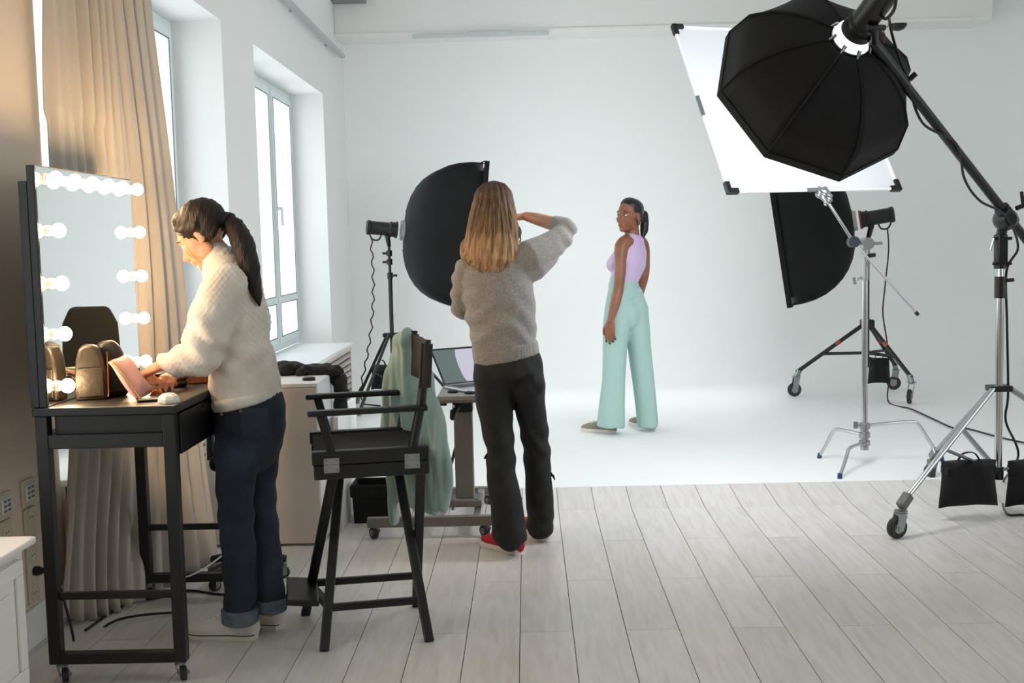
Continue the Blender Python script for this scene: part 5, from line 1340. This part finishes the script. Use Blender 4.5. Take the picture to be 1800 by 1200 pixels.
# ---------------------------------------------------------------- photographer (back view)
def photographer():
    Y0 = 5.22; S = Y0 / F_PX
    def p(px, py, y=Y0): return at(px, py, y)
    root = thing('person', flr(915, 965), 'photographer seen from behind in grey sweatshirt, black jeans and red shoes', 'person')
    H = Head(p(869, 388, 5.26), (.30, .95, -.02), (0.03, .02, 1), 1.0)
    mb = MB(); H.skull(mb)
    mb.tube([p(869, 415, 5.24), p(869, 450, 5.22)], [.052, .06], 14, round_ends=True)
    # core under the clothes
    mb.tube([p(868, 450), p(872, 520), p(882, 590), p(890, 650)], [(.09, .06), (.11, .08), (.10, .08), (.10, .08)], 16, side=(1, 0, 0), round_ends=True)
    el_r = p(1000, 406, 5.36); wr_r = p(925, 380, 5.56)
    mb.tube([p(920, 452), p(962, 430, 5.3), el_r], [.032, .032, .028], 12, round_ends=True)
    mb.tube([el_r, p(972, 393, 5.43), p(945, 385, 5.50), wr_r], [.024, .034, .030, .023], 12, round_ends=True)
    tips = hand(mb, wr_r, (p(890, 384, 5.60) - wr_r), (0.1, -.25, -1), (-.2, -1, .1), .175, curl=(.55, .6, .65, .7))
    el_l = p(811, 545, 5.30); wr_l = p(868, 452, 5.58)
    mb.tube([p(820, 470), p(810, 505, 5.24), el_l], [.032, .032, .032], 12, round_ends=True)
    mb.tube([el_l, p(840, 500, 5.46), wr_l], [.032, .034, .024], 12, round_ends=True)
    hand(mb, wr_l, (p(880, 425, 5.66) - wr_l), (.3, -.6, 1), (1, 0, .2), .175, curl=(.45, .45, .5, .5))
    for (a, b, c) in (((862, 650, 5.24), (886, 790, 5.18), (899, 948, 5.12)), ((926, 645, 5.26), (944, 790, 5.32), (949, 925, 5.38))):
        mb.tube([p(*a), p(*b), p(*c)], [.05, .038, .03], 12, round_ends=True)
    blob('body', mb, M['skin_b'], root, vox=.0055, smooth=4)
    H.face(root, M['lip'])
    # sweatshirt
    sw = MB()
    sw.tube([p(868, 437), p(868, 452), p(869, 475), p(876, 515), p(881, 555), p(885, 592), p(887, 612)],
            [(.06, .06), (.115, .085), (.158, .105), (.160, .122), (.158, .125), (.148, .125), (.146, .12)], 28, side=(1, 0, 0), round_ends=True)
    sw.tube([p(905, 462), p(930, 452, 5.22), p(960, 437, 5.29), p(984, 420, 5.34), p(995, 408, 5.37)], [.07, .078, .068, .058, .046], 16, round_ends=True)
    sw.tube([p(920, 478), p(940, 470, 5.24), p(965, 452, 5.30)], [.06, .06, .045], 14, round_ends=True)
    sw.tube([p(996, 406, 5.365), p(990, 399, 5.39), p(979, 394, 5.42)], [.046, .046, .042], 14, round_ends=True)
    sw.tube([p(832, 462), p(816, 478, 5.22), p(810, 512, 5.24), p(810, 536, 5.28), p(814, 546, 5.34)], [.055, .052, .046, .046, .045], 16, round_ends=True)
    sw.tube([p(812, 545, 5.31), p(832, 515, 5.46), p(850, 480, 5.54)], [.046, .043, .038], 12, round_ends=True)
    def dj(c):
        x, y, z = c[:, 0], c[:, 1], c[:, 2]
        d = .0045 * np.sin(55 * z + 14 * x + 4 * np.sin(17 * x)) * np.clip((1.25 - z) * 4, 0, 1) * np.clip((z - .85) * 6, 0, 1)
        arm = np.clip((x - .13) * 9, 0, 1)
        d += arm * .008 * np.sin(100 * (x * .8 + z * .5) + 12 * z)
        la = np.clip((-.21 - x) * 14, 0, 1); d += la * .006 * np.sin(80 * z + 30 * x)
        # raglan seams
        seam = np.abs(z - (1.06 + .22 * (x + .28))) ; d -= .003 * np.exp(-(seam / .006) ** 2) * (y < 5.2)
        return d
    so = blob('sweatshirt', sw, M['knit_grey'], root, vox=.0065, smooth=5, disp=dj)
    hb = MB()
    hb.tube([p(886, 604), p(888, 612), p(891, 630), p(892, 634)], [(.138, .112), (.150, .124), (.148, .122), (.140, .114)], 32, side=(1, 0, -.28))
    blob('hem_band', hb, M['knit_grey'], so, vox=.006, smooth=2, disp=lambda c: .0012 * np.sin(np.arctan2(c[:, 1] - 5.22, c[:, 0] + .03) * 110))
    # jeans
    jn = MB()
    jn.tube([p(890, 612), p(892, 640), p(895, 660), p(897, 668)], [(.130, .10), (.148, .125), (.150, .125), (.09, .07)], 28, side=(1, 0, 0), round_ends=True)
    for px in (867, 927): jn.ell(p(px, 676, 5.20), (.078, .075, .10))
    jn.tube([p(866, 640, 5.23), p(865, 668, 5.23), p(869, 710, 5.22), p(874, 750, 5.20), p(880, 787, 5.18), p(881, 833, 5.16), p(890, 885, 5.14), p(894, 920, 5.12), p(896, 938, 5.12)], [(.085, .11), (.086, .115), (.083, .095), (.073, .078), (.065, .07), (.068, .072), (.073, .075), (.077, .08), (.078, .082)], 22, side=(1, 0, 0), round_ends=True)
    jn.tube([p(922, 635, 5.24), p(927, 665, 5.25), p(931, 710, 5.26), p(938, 750, 5.28), p(943, 787, 5.31), p(946, 833, 5.33), p(949, 885, 5.36), p(950, 912, 5.37), p(950, 924, 5.37)], [(.08, .11), (.080, .115), (.072, .095), (.066, .078), (.064, .07), (.062, .07), (.066, .072), (.064, .075), (.064, .075)], 22, side=(1, 0, 0), round_ends=True)
    def dn(c):
        x, z = c[:, 0], c[:, 2]
        k = np.exp(-((z - .48) / .10) ** 2) + .9 * np.exp(-((z - .08) / .07) ** 2) + .5 * np.exp(-((z - .78) / .08) ** 2)
        return .0045 * k * np.sin(62 * z + 40 * x + 3 * np.sin(25 * x)) + .001 * np.sin(40 * z + 53 * x)
    jo = blob('jeans', jn, M['denim_black'], root, vox=.0065, smooth=9, disp=dn)
    kt = p(965, 829, 5.32); MB().tube([kt, kt + Vector((.02, -.01, -.02)), kt + Vector((.025, -.01, -.035))], [.008, .006, .003], 8, round_ends=True).build('torn_patch', M['denim_black'], jo, smooth=True)
    kt = p(857, 800, 5.16); MB().tube([kt, kt + Vector((-.012, 0, -.012))], [.01, .005], 8, round_ends=True).build('torn_patch', M['denim_black'], jo, smooth=True)
    # shoes
    shoe(root, flr(916, 975), flr(848, 962) + Vector((0, .06, 0)), M['red'], 'slip', laces=False)
    shoe(root, flr(958, 950), flr(932, 938) + Vector((-.05, .16, 0)), M['red'], 'slip', laces=False)
    # hair
    hr = MB()
    H.e(hr, -.018, 0, .045, .098, .092, .088)
    hr.tube([p(868, 352, 5.23), p(867, 380, 5.215), p(865, 410, 5.205), p(863, 440, 5.185), p(862, 462, 5.155), p(862, 470, 5.15)], [(.088, .085), (.104, .088), (.114, .085), (.118, .075), (.098, .055), (.075, .035)], 28, side=(1, 0, 0), round_ends=True)
    for i in range(15):
        a = -1 + 2 * i / 14; px = 862 + 44 * a; ln = 478 - 22 * abs(a) ** 2 + random.uniform(-8, 6)
        hr.tube([p(px, 430, 5.17 + .03 * a * a), p(px + random.uniform(-3, 3), 455, 5.14 + .03 * a * a), p(px + random.uniform(-6, 6), ln, 5.11 + .04 * a * a)], [.022, .018, .005], 8, round_ends=True)
    def dh(c):
        th = np.arctan2(c[:, 0] - H.c.x, -(c[:, 1] - H.c.y))
        return .0035 * np.sin(th * 26 + 4 * np.sin(7 * c[:, 2])) + .002 * np.sin(th * 61 + 9 * c[:, 2])
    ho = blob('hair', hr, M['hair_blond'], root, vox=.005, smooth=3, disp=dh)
    st_ = []
    for i in range(46):
        a = random.uniform(-1, 1); px = 863 + 47 * a; y = 5.125 + .05 * a * a
        st_.append([p(px * .55 + 868 * .45, 348, 5.145 + .03 * a * a), p(px * .8 + 868 * .2, 385, 5.115 + .04 * a * a), p(px, 430, y), p(px + random.uniform(-4, 4), 455, y), p(px + random.uniform(-9, 9), random.uniform(462, 482), y - .02)])
    strands('hair_strands', root, M['hair_blond'], st_)
    # camera held to the eye
    cc = p(885, 408, 5.52)
    t = thing('photo_camera', cc - Vector((0, 0, .05)), 'dark camera held up to the photographer\'s face', 'camera')
    f = H.f.copy(); f.z = 0; f.normalize(); s = Vector((f.y, -f.x, 0))
    MB().box(cc, (.135, .07, .095), s, f).build('camera_body', M['plastic'], t, bevel=.012, segs=3)
    MB().box(cc + Vector((0, 0, .055)), (.06, .06, .03), s, f).build('viewfinder', M['plastic'], t, bevel=.008)
    MB().lathe(cc + f * .03, f, [(0, .036), (.05, .038), (.055, .042), (.12, .042), (.125, .036)], 24).build('lens', M['blackmetal'], t, smooth=True)
    sp = spline([cc + s * .068 + Vector((0, 0, .02)), cc + s * .09 - f * .02 + Vector((0, 0, -.03)), cc + s * .08 - f * .03 + Vector((0, 0, -.08)), cc + s * .05 + Vector((0, 0, -.07))], 5)
    MB().tube(sp, [(.009, .002)] * len(sp), 8, side=f).build('strap', mat('grey_strap', '5b6470', .8), t, smooth=True)
photographer()

# ---------------------------------------------------------------- make-up artist (profile, bending over the table)
def artist():
    Y0 = 4.13
    def p(px, py, y=Y0): return at(px, py, y)
    root = thing('person', flr(430, 1115), 'make-up artist in white knit sweater and blue jeans bending over the black table', 'person')
    H = Head(p(358, 414, 4.13), (-.80, .10, -.56), (-.58, .04, .80), .96)
    mb = MB(); H.skull(mb)
    mb.tube([p(372, 435, 4.14), p(388, 462, 4.13)], [.05, .056], 14, round_ends=True)
    mb.tube([p(398, 475), p(415, 560), p(428, 650), p(437, 710)], [(.045, .075), (.075, .11), (.075, .11), (.075, .11)], 16, side=(1, 0, 0), round_ends=True)
    # near arm
    el = p(358, 632, 3.93); wr = p(286, 641, 3.93)
    mb.tube([p(390, 510, 4.03), p(372, 570, 3.95), el], [.036, .036, .032], 12, round_ends=True)
    mb.tube([el, p(320, 640, 3.92), wr], [.036, .03, .0235], 12, round_ends=True)
    hand(mb, wr, (p(258, 652, 3.96) - wr), (-.1, .6, -1), (-.2, 1, .4), .165, curl=(.75, .8, .85, .9), thumb_curl=.5)
    # far arm
    el2 = p(345, 625, 4.26); wr2 = p(318, 655, 4.10)
    mb.tube([p(388, 510, 4.23), p(360, 565, 4.27), el2], [.036, .036, .032], 12, round_ends=True)
    mb.tube([el2, p(332, 645, 4.2), wr2], [.036, .03, .0235], 12, round_ends=True)
    hand(mb, wr2, (p(293, 664, 4.02) - wr2), (0, .1, -1), (-.6, .6, .1), .165, curl=(.5, .5, .55, .6))
    for pts in (((420, 720, 4.05), (414, 890, 4.03), (422, 1085, 4.06)), ((455, 720, 4.2), (460, 890, 4.17), (475, 1070, 4.15))):
        mb.tube([p(*q) for q in pts], [.05, .038, .03], 12, round_ends=True)
    blob('body', mb, M['skin_a'], root, vox=.0055, smooth=4)
    H.face(root, M['lip'], open_eyes=False, browm=M['hair_brown'], sides=(1,))
    # watch strap
    MB().tube([wr + Vector((.012, 0, 0)), wr + Vector((.030, 0, .0))], [.0275, .0285], 16).build('bracelet', M['cream'], root, smooth=True)
    # sweater
    sw = MB()
    sw.tube([p(392, 460), p(398, 474), p(409, 500), p(418, 550), p(422, 600), p(426, 645), p(430, 672), p(434, 692)],
            [(.062, .070), (.078, .105), (.098, .150), (.106, .165), (.107, .170), (.118, .172), (.126, .17), (.122, .165)], 28, side=(1, 0, 0), round_ends=True)
    sw.ell(p(398, 500, 4.0), (.075, .06, .075)); sw.ell(p(396, 500, 4.26), (.07, .06, .07))
    sw.tube([p(392, 505, 3.99), p(376, 545, 3.95), p(362, 590, 3.93), p(356, 622, 3.925), p(340, 634, 3.92)], [.070, .078, .075, .066, .060], 18, round_ends=True)
    sw.tube([p(352, 630, 3.92), p(330, 632, 3.92), p(310, 634, 3.92), p(296, 638, 3.925)], [.062, .058, .050, .036], 16, round_ends=True)
    sw.tube([p(294, 639, 3.926), p(288, 640, 3.93)], [.030, .029], 14)
    sw.tube([p(385, 508, 4.26), p(358, 570, 4.29), p(345, 620, 4.26), p(330, 645, 4.18)], [.065, .066, .058, .04], 16, round_ends=True)
    def dj(c):
        x, y, z = c[:, 0], c[:, 1], c[:, 2]
        d = .006 * np.sin(48 * z + 22 * x + 3 * np.sin(14 * x + 9 * y)) * np.clip((1.32 - z) * 4, 0, 1)
        arm = np.clip((4.02 - y) * 8, 0, 1) * np.clip((1.2 - z) * 6, 0, 1)
        d += arm * .009 * np.sin(70 * (x + .6 * z) + 20 * z)
        d += .0016 * np.sin(x * 330 + 40 * y) * np.sin(z * 260)
        return d * np.clip((z - (.945 + .24 * (x + .98))) * 14, 0, 1)
    so = blob('sweater', sw, M['knit_white'], root, vox=.006, smooth=5, disp=dj)
    hb = MB(); hb.tube([p(431, 684), p(433, 694), p(437, 707), p(437.5, 709)], [(.115, .160), (.124, .172), (.121, .168), (.114, .16)], 36, side=(1, 0, .27))
    blob('hem_band', hb, M['knit_white'], so, vox=.006, smooth=2, disp=lambda c: .0007 * np.sin(np.arctan2(c[:, 1] - 4.13, c[:, 0] + 1.0) * 120))
    cl = MB(); cl.tube([p(381, 450), p(384, 456), p(391, 468), p(397, 478)], [(.056, .064), (.064, .072), (.078, .092), (.080, .10)], 24, side=(1, 0, .5), round_ends=True); blob('collar', cl, M['knit_white'], so, vox=.005, smooth=2)
    # jeans
    jn = MB()
    jn.tube([p(437, 690), p(439, 715), p(440, 745), p(438, 775)], [(.115, .15), (.124, .162), (.126, .165), (.118, .15)], 26, side=(1, 0, 0), round_ends=True)
    jn.tube([p(424, 745, 4.06), p(418, 790, 4.04), p(414, 845, 4.03), p(414, 900, 4.03), p(419, 960, 4.04), p(421, 1032, 4.06), p(422, 1075, 4.06)], [(.090, .085), (.083, .085), (.069, .075), (.062, .068), (.061, .068), (.055, .066), (.056, .066)], 22, side=(1, 0, 0), round_ends=True)
    jn.tube([p(460, 745, 4.20), p(462, 790, 4.19), p(457, 845, 4.18), p(460, 900, 4.17), p(467, 960, 4.16), p(474, 1032, 4.15), p(475, 1055, 4.15)], [(.080, .085), (.064, .083), (.057, .073), (.055, .068), (.055, .066), (.053, .064), (.053, .064)], 22, side=(1, 0, 0), round_ends=True)
    def dn(c):
        x, z = c[:, 0], c[:, 2]
        k = .8 * np.exp(-((z - .46) / .09) ** 2) + .6 * np.exp(-((z - .14) / .07) ** 2) + .4 * np.exp(-((z - .72) / .07) ** 2)
        return .005 * k * np.sin(60 * z + 24 * x + 3 * np.sin(20 * x)) + .0018 * np.sin(42 * z + 31 * x)
    jo = blob('jeans', jn, M['denim_blue'], root, vox=.0065, smooth=4, disp=dn)
    c = p(449, 744, 3.966); MB().box(c, (.095, .004, .105), (1, .22, 0), None, (-.05, .02, 1)).build('back_pocket', M['denim_blue'], jo, bevel=.002)
    for px, py in ((390, 728), (424, 722)):
        r_ = p(px, py, 3.962); MB().cyl(r_, r_ + Vector((0, -.006, 0)), .005, n=10).build('rivet', M['brass'], jo)
    for (px, y, r_, ya, yb) in ((422, 4.06, .060, 1097, 1066), (475, 4.15, .056, 1076, 1046)):
        a = p(px, ya - 4, y); b = p(px, yb + 2, y)
        MB().tube([a, a.lerp(b, .08), a.lerp(b, .92), b], [(r_ * .99, r_ * 1.12), (r_ * 1.08, r_ * 1.23), (r_ * 1.11, r_ * 1.26), (r_ * 1.0, r_ * 1.13)], 28, side=(1, 0, 0)).build('turn_up', M['denim_inside'], jo, smooth=True)
    shoe(root, flr(452, 1122), flr(330, 1118), M['whitecanvas'], 'canvas', zb=0)
    shoe(root, flr(497, 1104), flr(400, 1096), M['whitecanvas'], 'canvas', zb=0)
    # hair
    hr = MB()
    H.e(hr, -.022, 0, .046, .098, .087, .086)
    H.e(hr, -.008, .0, .060, .089, .079, .064, .42)
    for s in (-1, 1): H.e(hr, -.035, .052 * s, .010, .055, .032, .052, .2)
    for s in (-1, 1): hr.tube([H.P(.056, .046 * s, .068), H.P(.030, .066 * s, .045), H.P(-.02, .076 * s, .030)], [.010, .016, .02], 10, round_ends=True)
    hr.ell(p(396, 386, 4.13), (.032, .032, .03))
    hr.tube([p(396, 386, 4.13), p(412, 398, 4.12), p(426, 425, 4.10), p(437, 460, 4.07), p(446, 495, 4.05), p(453, 525, 4.04), p(457, 537, 4.04)], [(.028, .028), (.038, .036), (.046, .040), (.042, .034), (.032, .026), (.018, .014), (.006, .005)], 18, round_ends=True)
    def dh(c): return .0010 * np.sin(150 * (c[:, 0] - .45 * c[:, 2]) + 60 * c[:, 1]) + .0008 * np.sin(330 * (c[:, 0] - .4 * c[:, 2]) + 130 * c[:, 1])
    ho = blob('hair', hr, M['hair_brown'], root, vox=.005, smooth=3, disp=dh)
    MB().tube([p(397, 388, 4.13), p(403, 391, 4.125)], [.034, .036], 16).build('hair_tie', M['blacksole'], root, smooth=True)
    lk = [[H.P(.045, .070, .03), H.P(.05, .075, -.02), H.P(.05, .066, -.07), H.P(.04, .06, -.10)], [H.P(.0, .082, .0), H.P(-.02, .085, -.04), H.P(-.03, .07, -.08)]]
    strands('loose_strands', root, M['hair_brown'], lk[:1], r=.0005)
artist()

# ---------------------------------------------------------------- model on the white cove
def model():
    Y0 = 8.13
    def p(px, py, y=Y0): return at(px, py, y)
    base = flr(1100, 758, ZF)
    root = thing('person', base, 'model in lilac top and wide mint trousers looking back over her shoulder', 'person')
    H = Head(p(1106.5, 380, 8.10), (-.743, -.66, .02), (.02, 0, 1), 1.0)
    fd = Vector((-.87, .5, 0)).normalized(); rt = Vector((fd.y, -fd.x, 0))      # facing, right side
    sd = rt
    mb = MB(); H.skull(mb)
    mb.tube([p(1110, 398, 8.12), p(1112, 425, 8.12)], [.05, .056], 14, round_ends=True)
    mb.tube([p(1110, 428), p(1106, 460), p(1098, 492), p(1100, 540)], [(.15, .07), (.125, .075), (.095, .07), (.08, .06)], 18, side=sd, round_ends=True)
    # near (left) arm
    sh = p(1092, 431, 8.03); el = p(1087, 508, 7.99); wr = p(1073, 563, 7.95)
    mb.tube(spline([p(1108, 423, 8.09), p(1100, 426, 8.06), p(1093, 436, 8.03), p(1091, 455, 8.01), p(1090, 480, 8.0), el], 4), [.046 + .008 * math.sin(math.pi * min(1, k / 12)) - .010 * max(0, (k - 8) / 12) for k in range(21)], 14, round_ends=True)
    mb.tube([el, p(1081, 535, 7.97), wr], [.038, .036, .024], 14, round_ends=True)
    tips = hand(mb, wr, p(1071, 600, 7.95) - wr, (.5, .85, 0), (-.85, .3, .1), .18, curl=(.22, .25, .3, .32), thumb_curl=.35)
    # far (right) arm
    mb.tube(spline([p(1120, 424, 8.17), p(1127, 428, 8.20), p(1131, 442, 8.22), p(1131, 480, 8.24), p(1124, 512, 8.24)], 4), [.047, .049, .05, .05, .05, .05, .049, .048, .047, .046, .045, .044, .043, .041, .039, .037, .036], 12, round_ends=True)
    mb.tube([p(1124, 512, 8.24), p(1112, 545, 8.30), p(1104, 565, 8.32)], [.036, .033, .024], 12, round_ends=True)
    w2 = p(1104, 565, 8.32); hand(mb, w2, p(1100, 600, 8.33) - w2, (-.4, -.9, 0), (-.85, .4, .1), .18, curl=(.3, .3, .35, .35))
    for pts in (((1082, 580, 8.1), (1079, 665, 8.09), (1075, 748, 8.08)), ((1122, 580, 8.16), (1131, 665, 8.18), (1138, 744, 8.2))):
        mb.tube([p(*q) for q in pts], [.05, .04, .03], 12, round_ends=True)
    blob('body', mb, M['skin_c'], root, vox=.0055, smooth=4)
    H.face(root, M['lip_dark'])
    for q, d_, pn in tips: MB().ell(q - pn * .006 + d_.normalized() * .002, (.006, .006, .008)).build('nail', M['nail'], root, smooth='full')
    # earring
    e0 = H.P(-.012, .084, -.034); n = 14
    ring = [e0 + H.f * (.012 * math.cos(2 * math.pi * k / n)) + H.u * (-.014 + .014 * math.sin(2 * math.pi * k / n)) for k in range(n + 1)]
    # the earring hangs on the ear that faces the camera
    sgn = 1 if (H.P(0, .08, 0).y < H.P(0, -.08, 0).y) else -1
    e0 = H.P(-.012, .084 * sgn, -.034)
    ring = [e0 + H.f * (.010 * math.cos(2 * math.pi * k / n)) + H.u * (-.012 + .012 * math.sin(2 * math.pi * k / n)) for k in range(n + 1)]
    MB().tube(ring, .0018, 8).build('hoop_earring', M['gold'], root, smooth=True)
    # lilac top
    tp = MB()
    tp.tube([p(1113, 425, 8.13), p(1111, 440, 8.13), p(1108, 462, 8.13), p(1101, 482, 8.13), p(1096, 494, 8.13)], [(.115, .070), (.138, .095), (.146, .104), (.124, .095), (.118, .092)], 24, side=sd, round_ends=True)
    for k in (-1, 1): tp.tube([p(1106, 452, 8.13) + fd * .03 + rt * (.06 * k), p(1104, 464, 8.13) + fd * .075 + rt * (.062 * k)], [.07, .058], 14, round_ends=True)
    tp.tube([p(1108, 413, 8.10), p(1112, 420, 8.11), p(1118, 421, 8.13), p(1124, 419, 8.16)], [.020, .030, .034, .022], 12, round_ends=True)
    tp.tube([p(1103, 418, 8.07), p(1104, 428, 8.08), p(1108, 445, 8.09)], [.022, .03, .04], 12, round_ends=True)
    def dj(c): return .0028 * np.sin(110 * c[:, 2] + 18 * c[:, 0]) * np.clip((1.06 - c[:, 2]) * 9, 0, 1)
    to = blob('tank_top', tp, M['lilac'], root, vox=.006, smooth=5, disp=dj)
    # trousers
    tr = MB()
    tr.tube([p(1096, 494, 8.13), p(1097, 506, 8.13), p(1099, 522, 8.13), p(1100, 532, 8.13)], [(.120, .094), (.126, .102), (.135, .115), (.09, .08)], 26, side=sd, round_ends=True)
    tr.ell(p(1121, 548, 8.14), (.078, .085, .11)); tr.ell(p(1106, 552, 8.07), (.075, .08, .11))
    tr.tube([p(1090, 512, 8.10), p(1086, 545, 8.09), p(1083, 578, 8.08), p(1081, 612, 8.08), p(1079, 668, 8.08), p(1076, 715, 8.08), p(1074, 749, 8.08)], [(.085, .10), (.093, .12), (.094, .115), (.086, .105), (.083, .10), (.090, .11), (.098, .12)], 22, side=(1, 0, 0))
    tr.tube([p(1107, 512, 8.14), p(1116, 545, 8.15), p(1120, 578, 8.16), p(1124, 612, 8.17), p(1131, 668, 8.18), p(1136, 715, 8.19), p(1139, 748, 8.2)], [(.085, .10), (.094, .115), (.090, .11), (.081, .10), (.078, .095), (.078, .10), (.080, .105)], 22, side=(1, 0, 0))
    def dn(c):
        z = c[:, 2]; th = np.arctan2(c[:, 1] - 8.1, c[:, 0] - .7)
        return .004 * np.sin(46 * c[:, 0] + 20 * c[:, 1] + 1.5 * z) * np.clip((.75 - z) * 3, 0, 1)
    tro = blob('trousers', tr, M['mintpants'], root, vox=.0065, smooth=14, disp=dn)
    wb = MB(); wb.tube([p(1095.5, 494, 8.13), p(1096.5, 507, 8.13)], [(.122, .097), (.128, .104)], 30, side=sd); blob('waistband', wb, M['mintpants'], tro, vox=.006, smooth=2)
    pk = [p(1060, 548, 8.0), p(1060.5, 558, 8.0)]
    a = flr(1082, 761, ZF); shoe(root, a, flr(1022, 757, ZF), M['greycanvas'], 'sneaker', zb=ZF)
    a = flr(1150, 756, ZF) + Vector((0, .05, 0)); shoe(root, a, flr(1112, 752, ZF) + Vector((0, .18, 0)), M['greycanvas'], 'sneaker', zb=ZF)
    # hair: sleek with low ponytail
    hr = MB(); H.e(hr, -.022, 0, .043, .094, .081, .082); H.e(hr, -.045, 0, .0, .062, .070, .075)
    H.e(hr, -.018, 0, .056, .088, .079, .067, .62)
    hr.tube([p(1131, 378, 8.16), p(1133, 392, 8.17), p(1132, 406, 8.16), p(1130, 416, 8.14)], [.035, .032, .03, .014], 14, round_ends=True)
    ho = blob('hair', hr, M['hair_black'], root, vox=.005, smooth=4)
model()
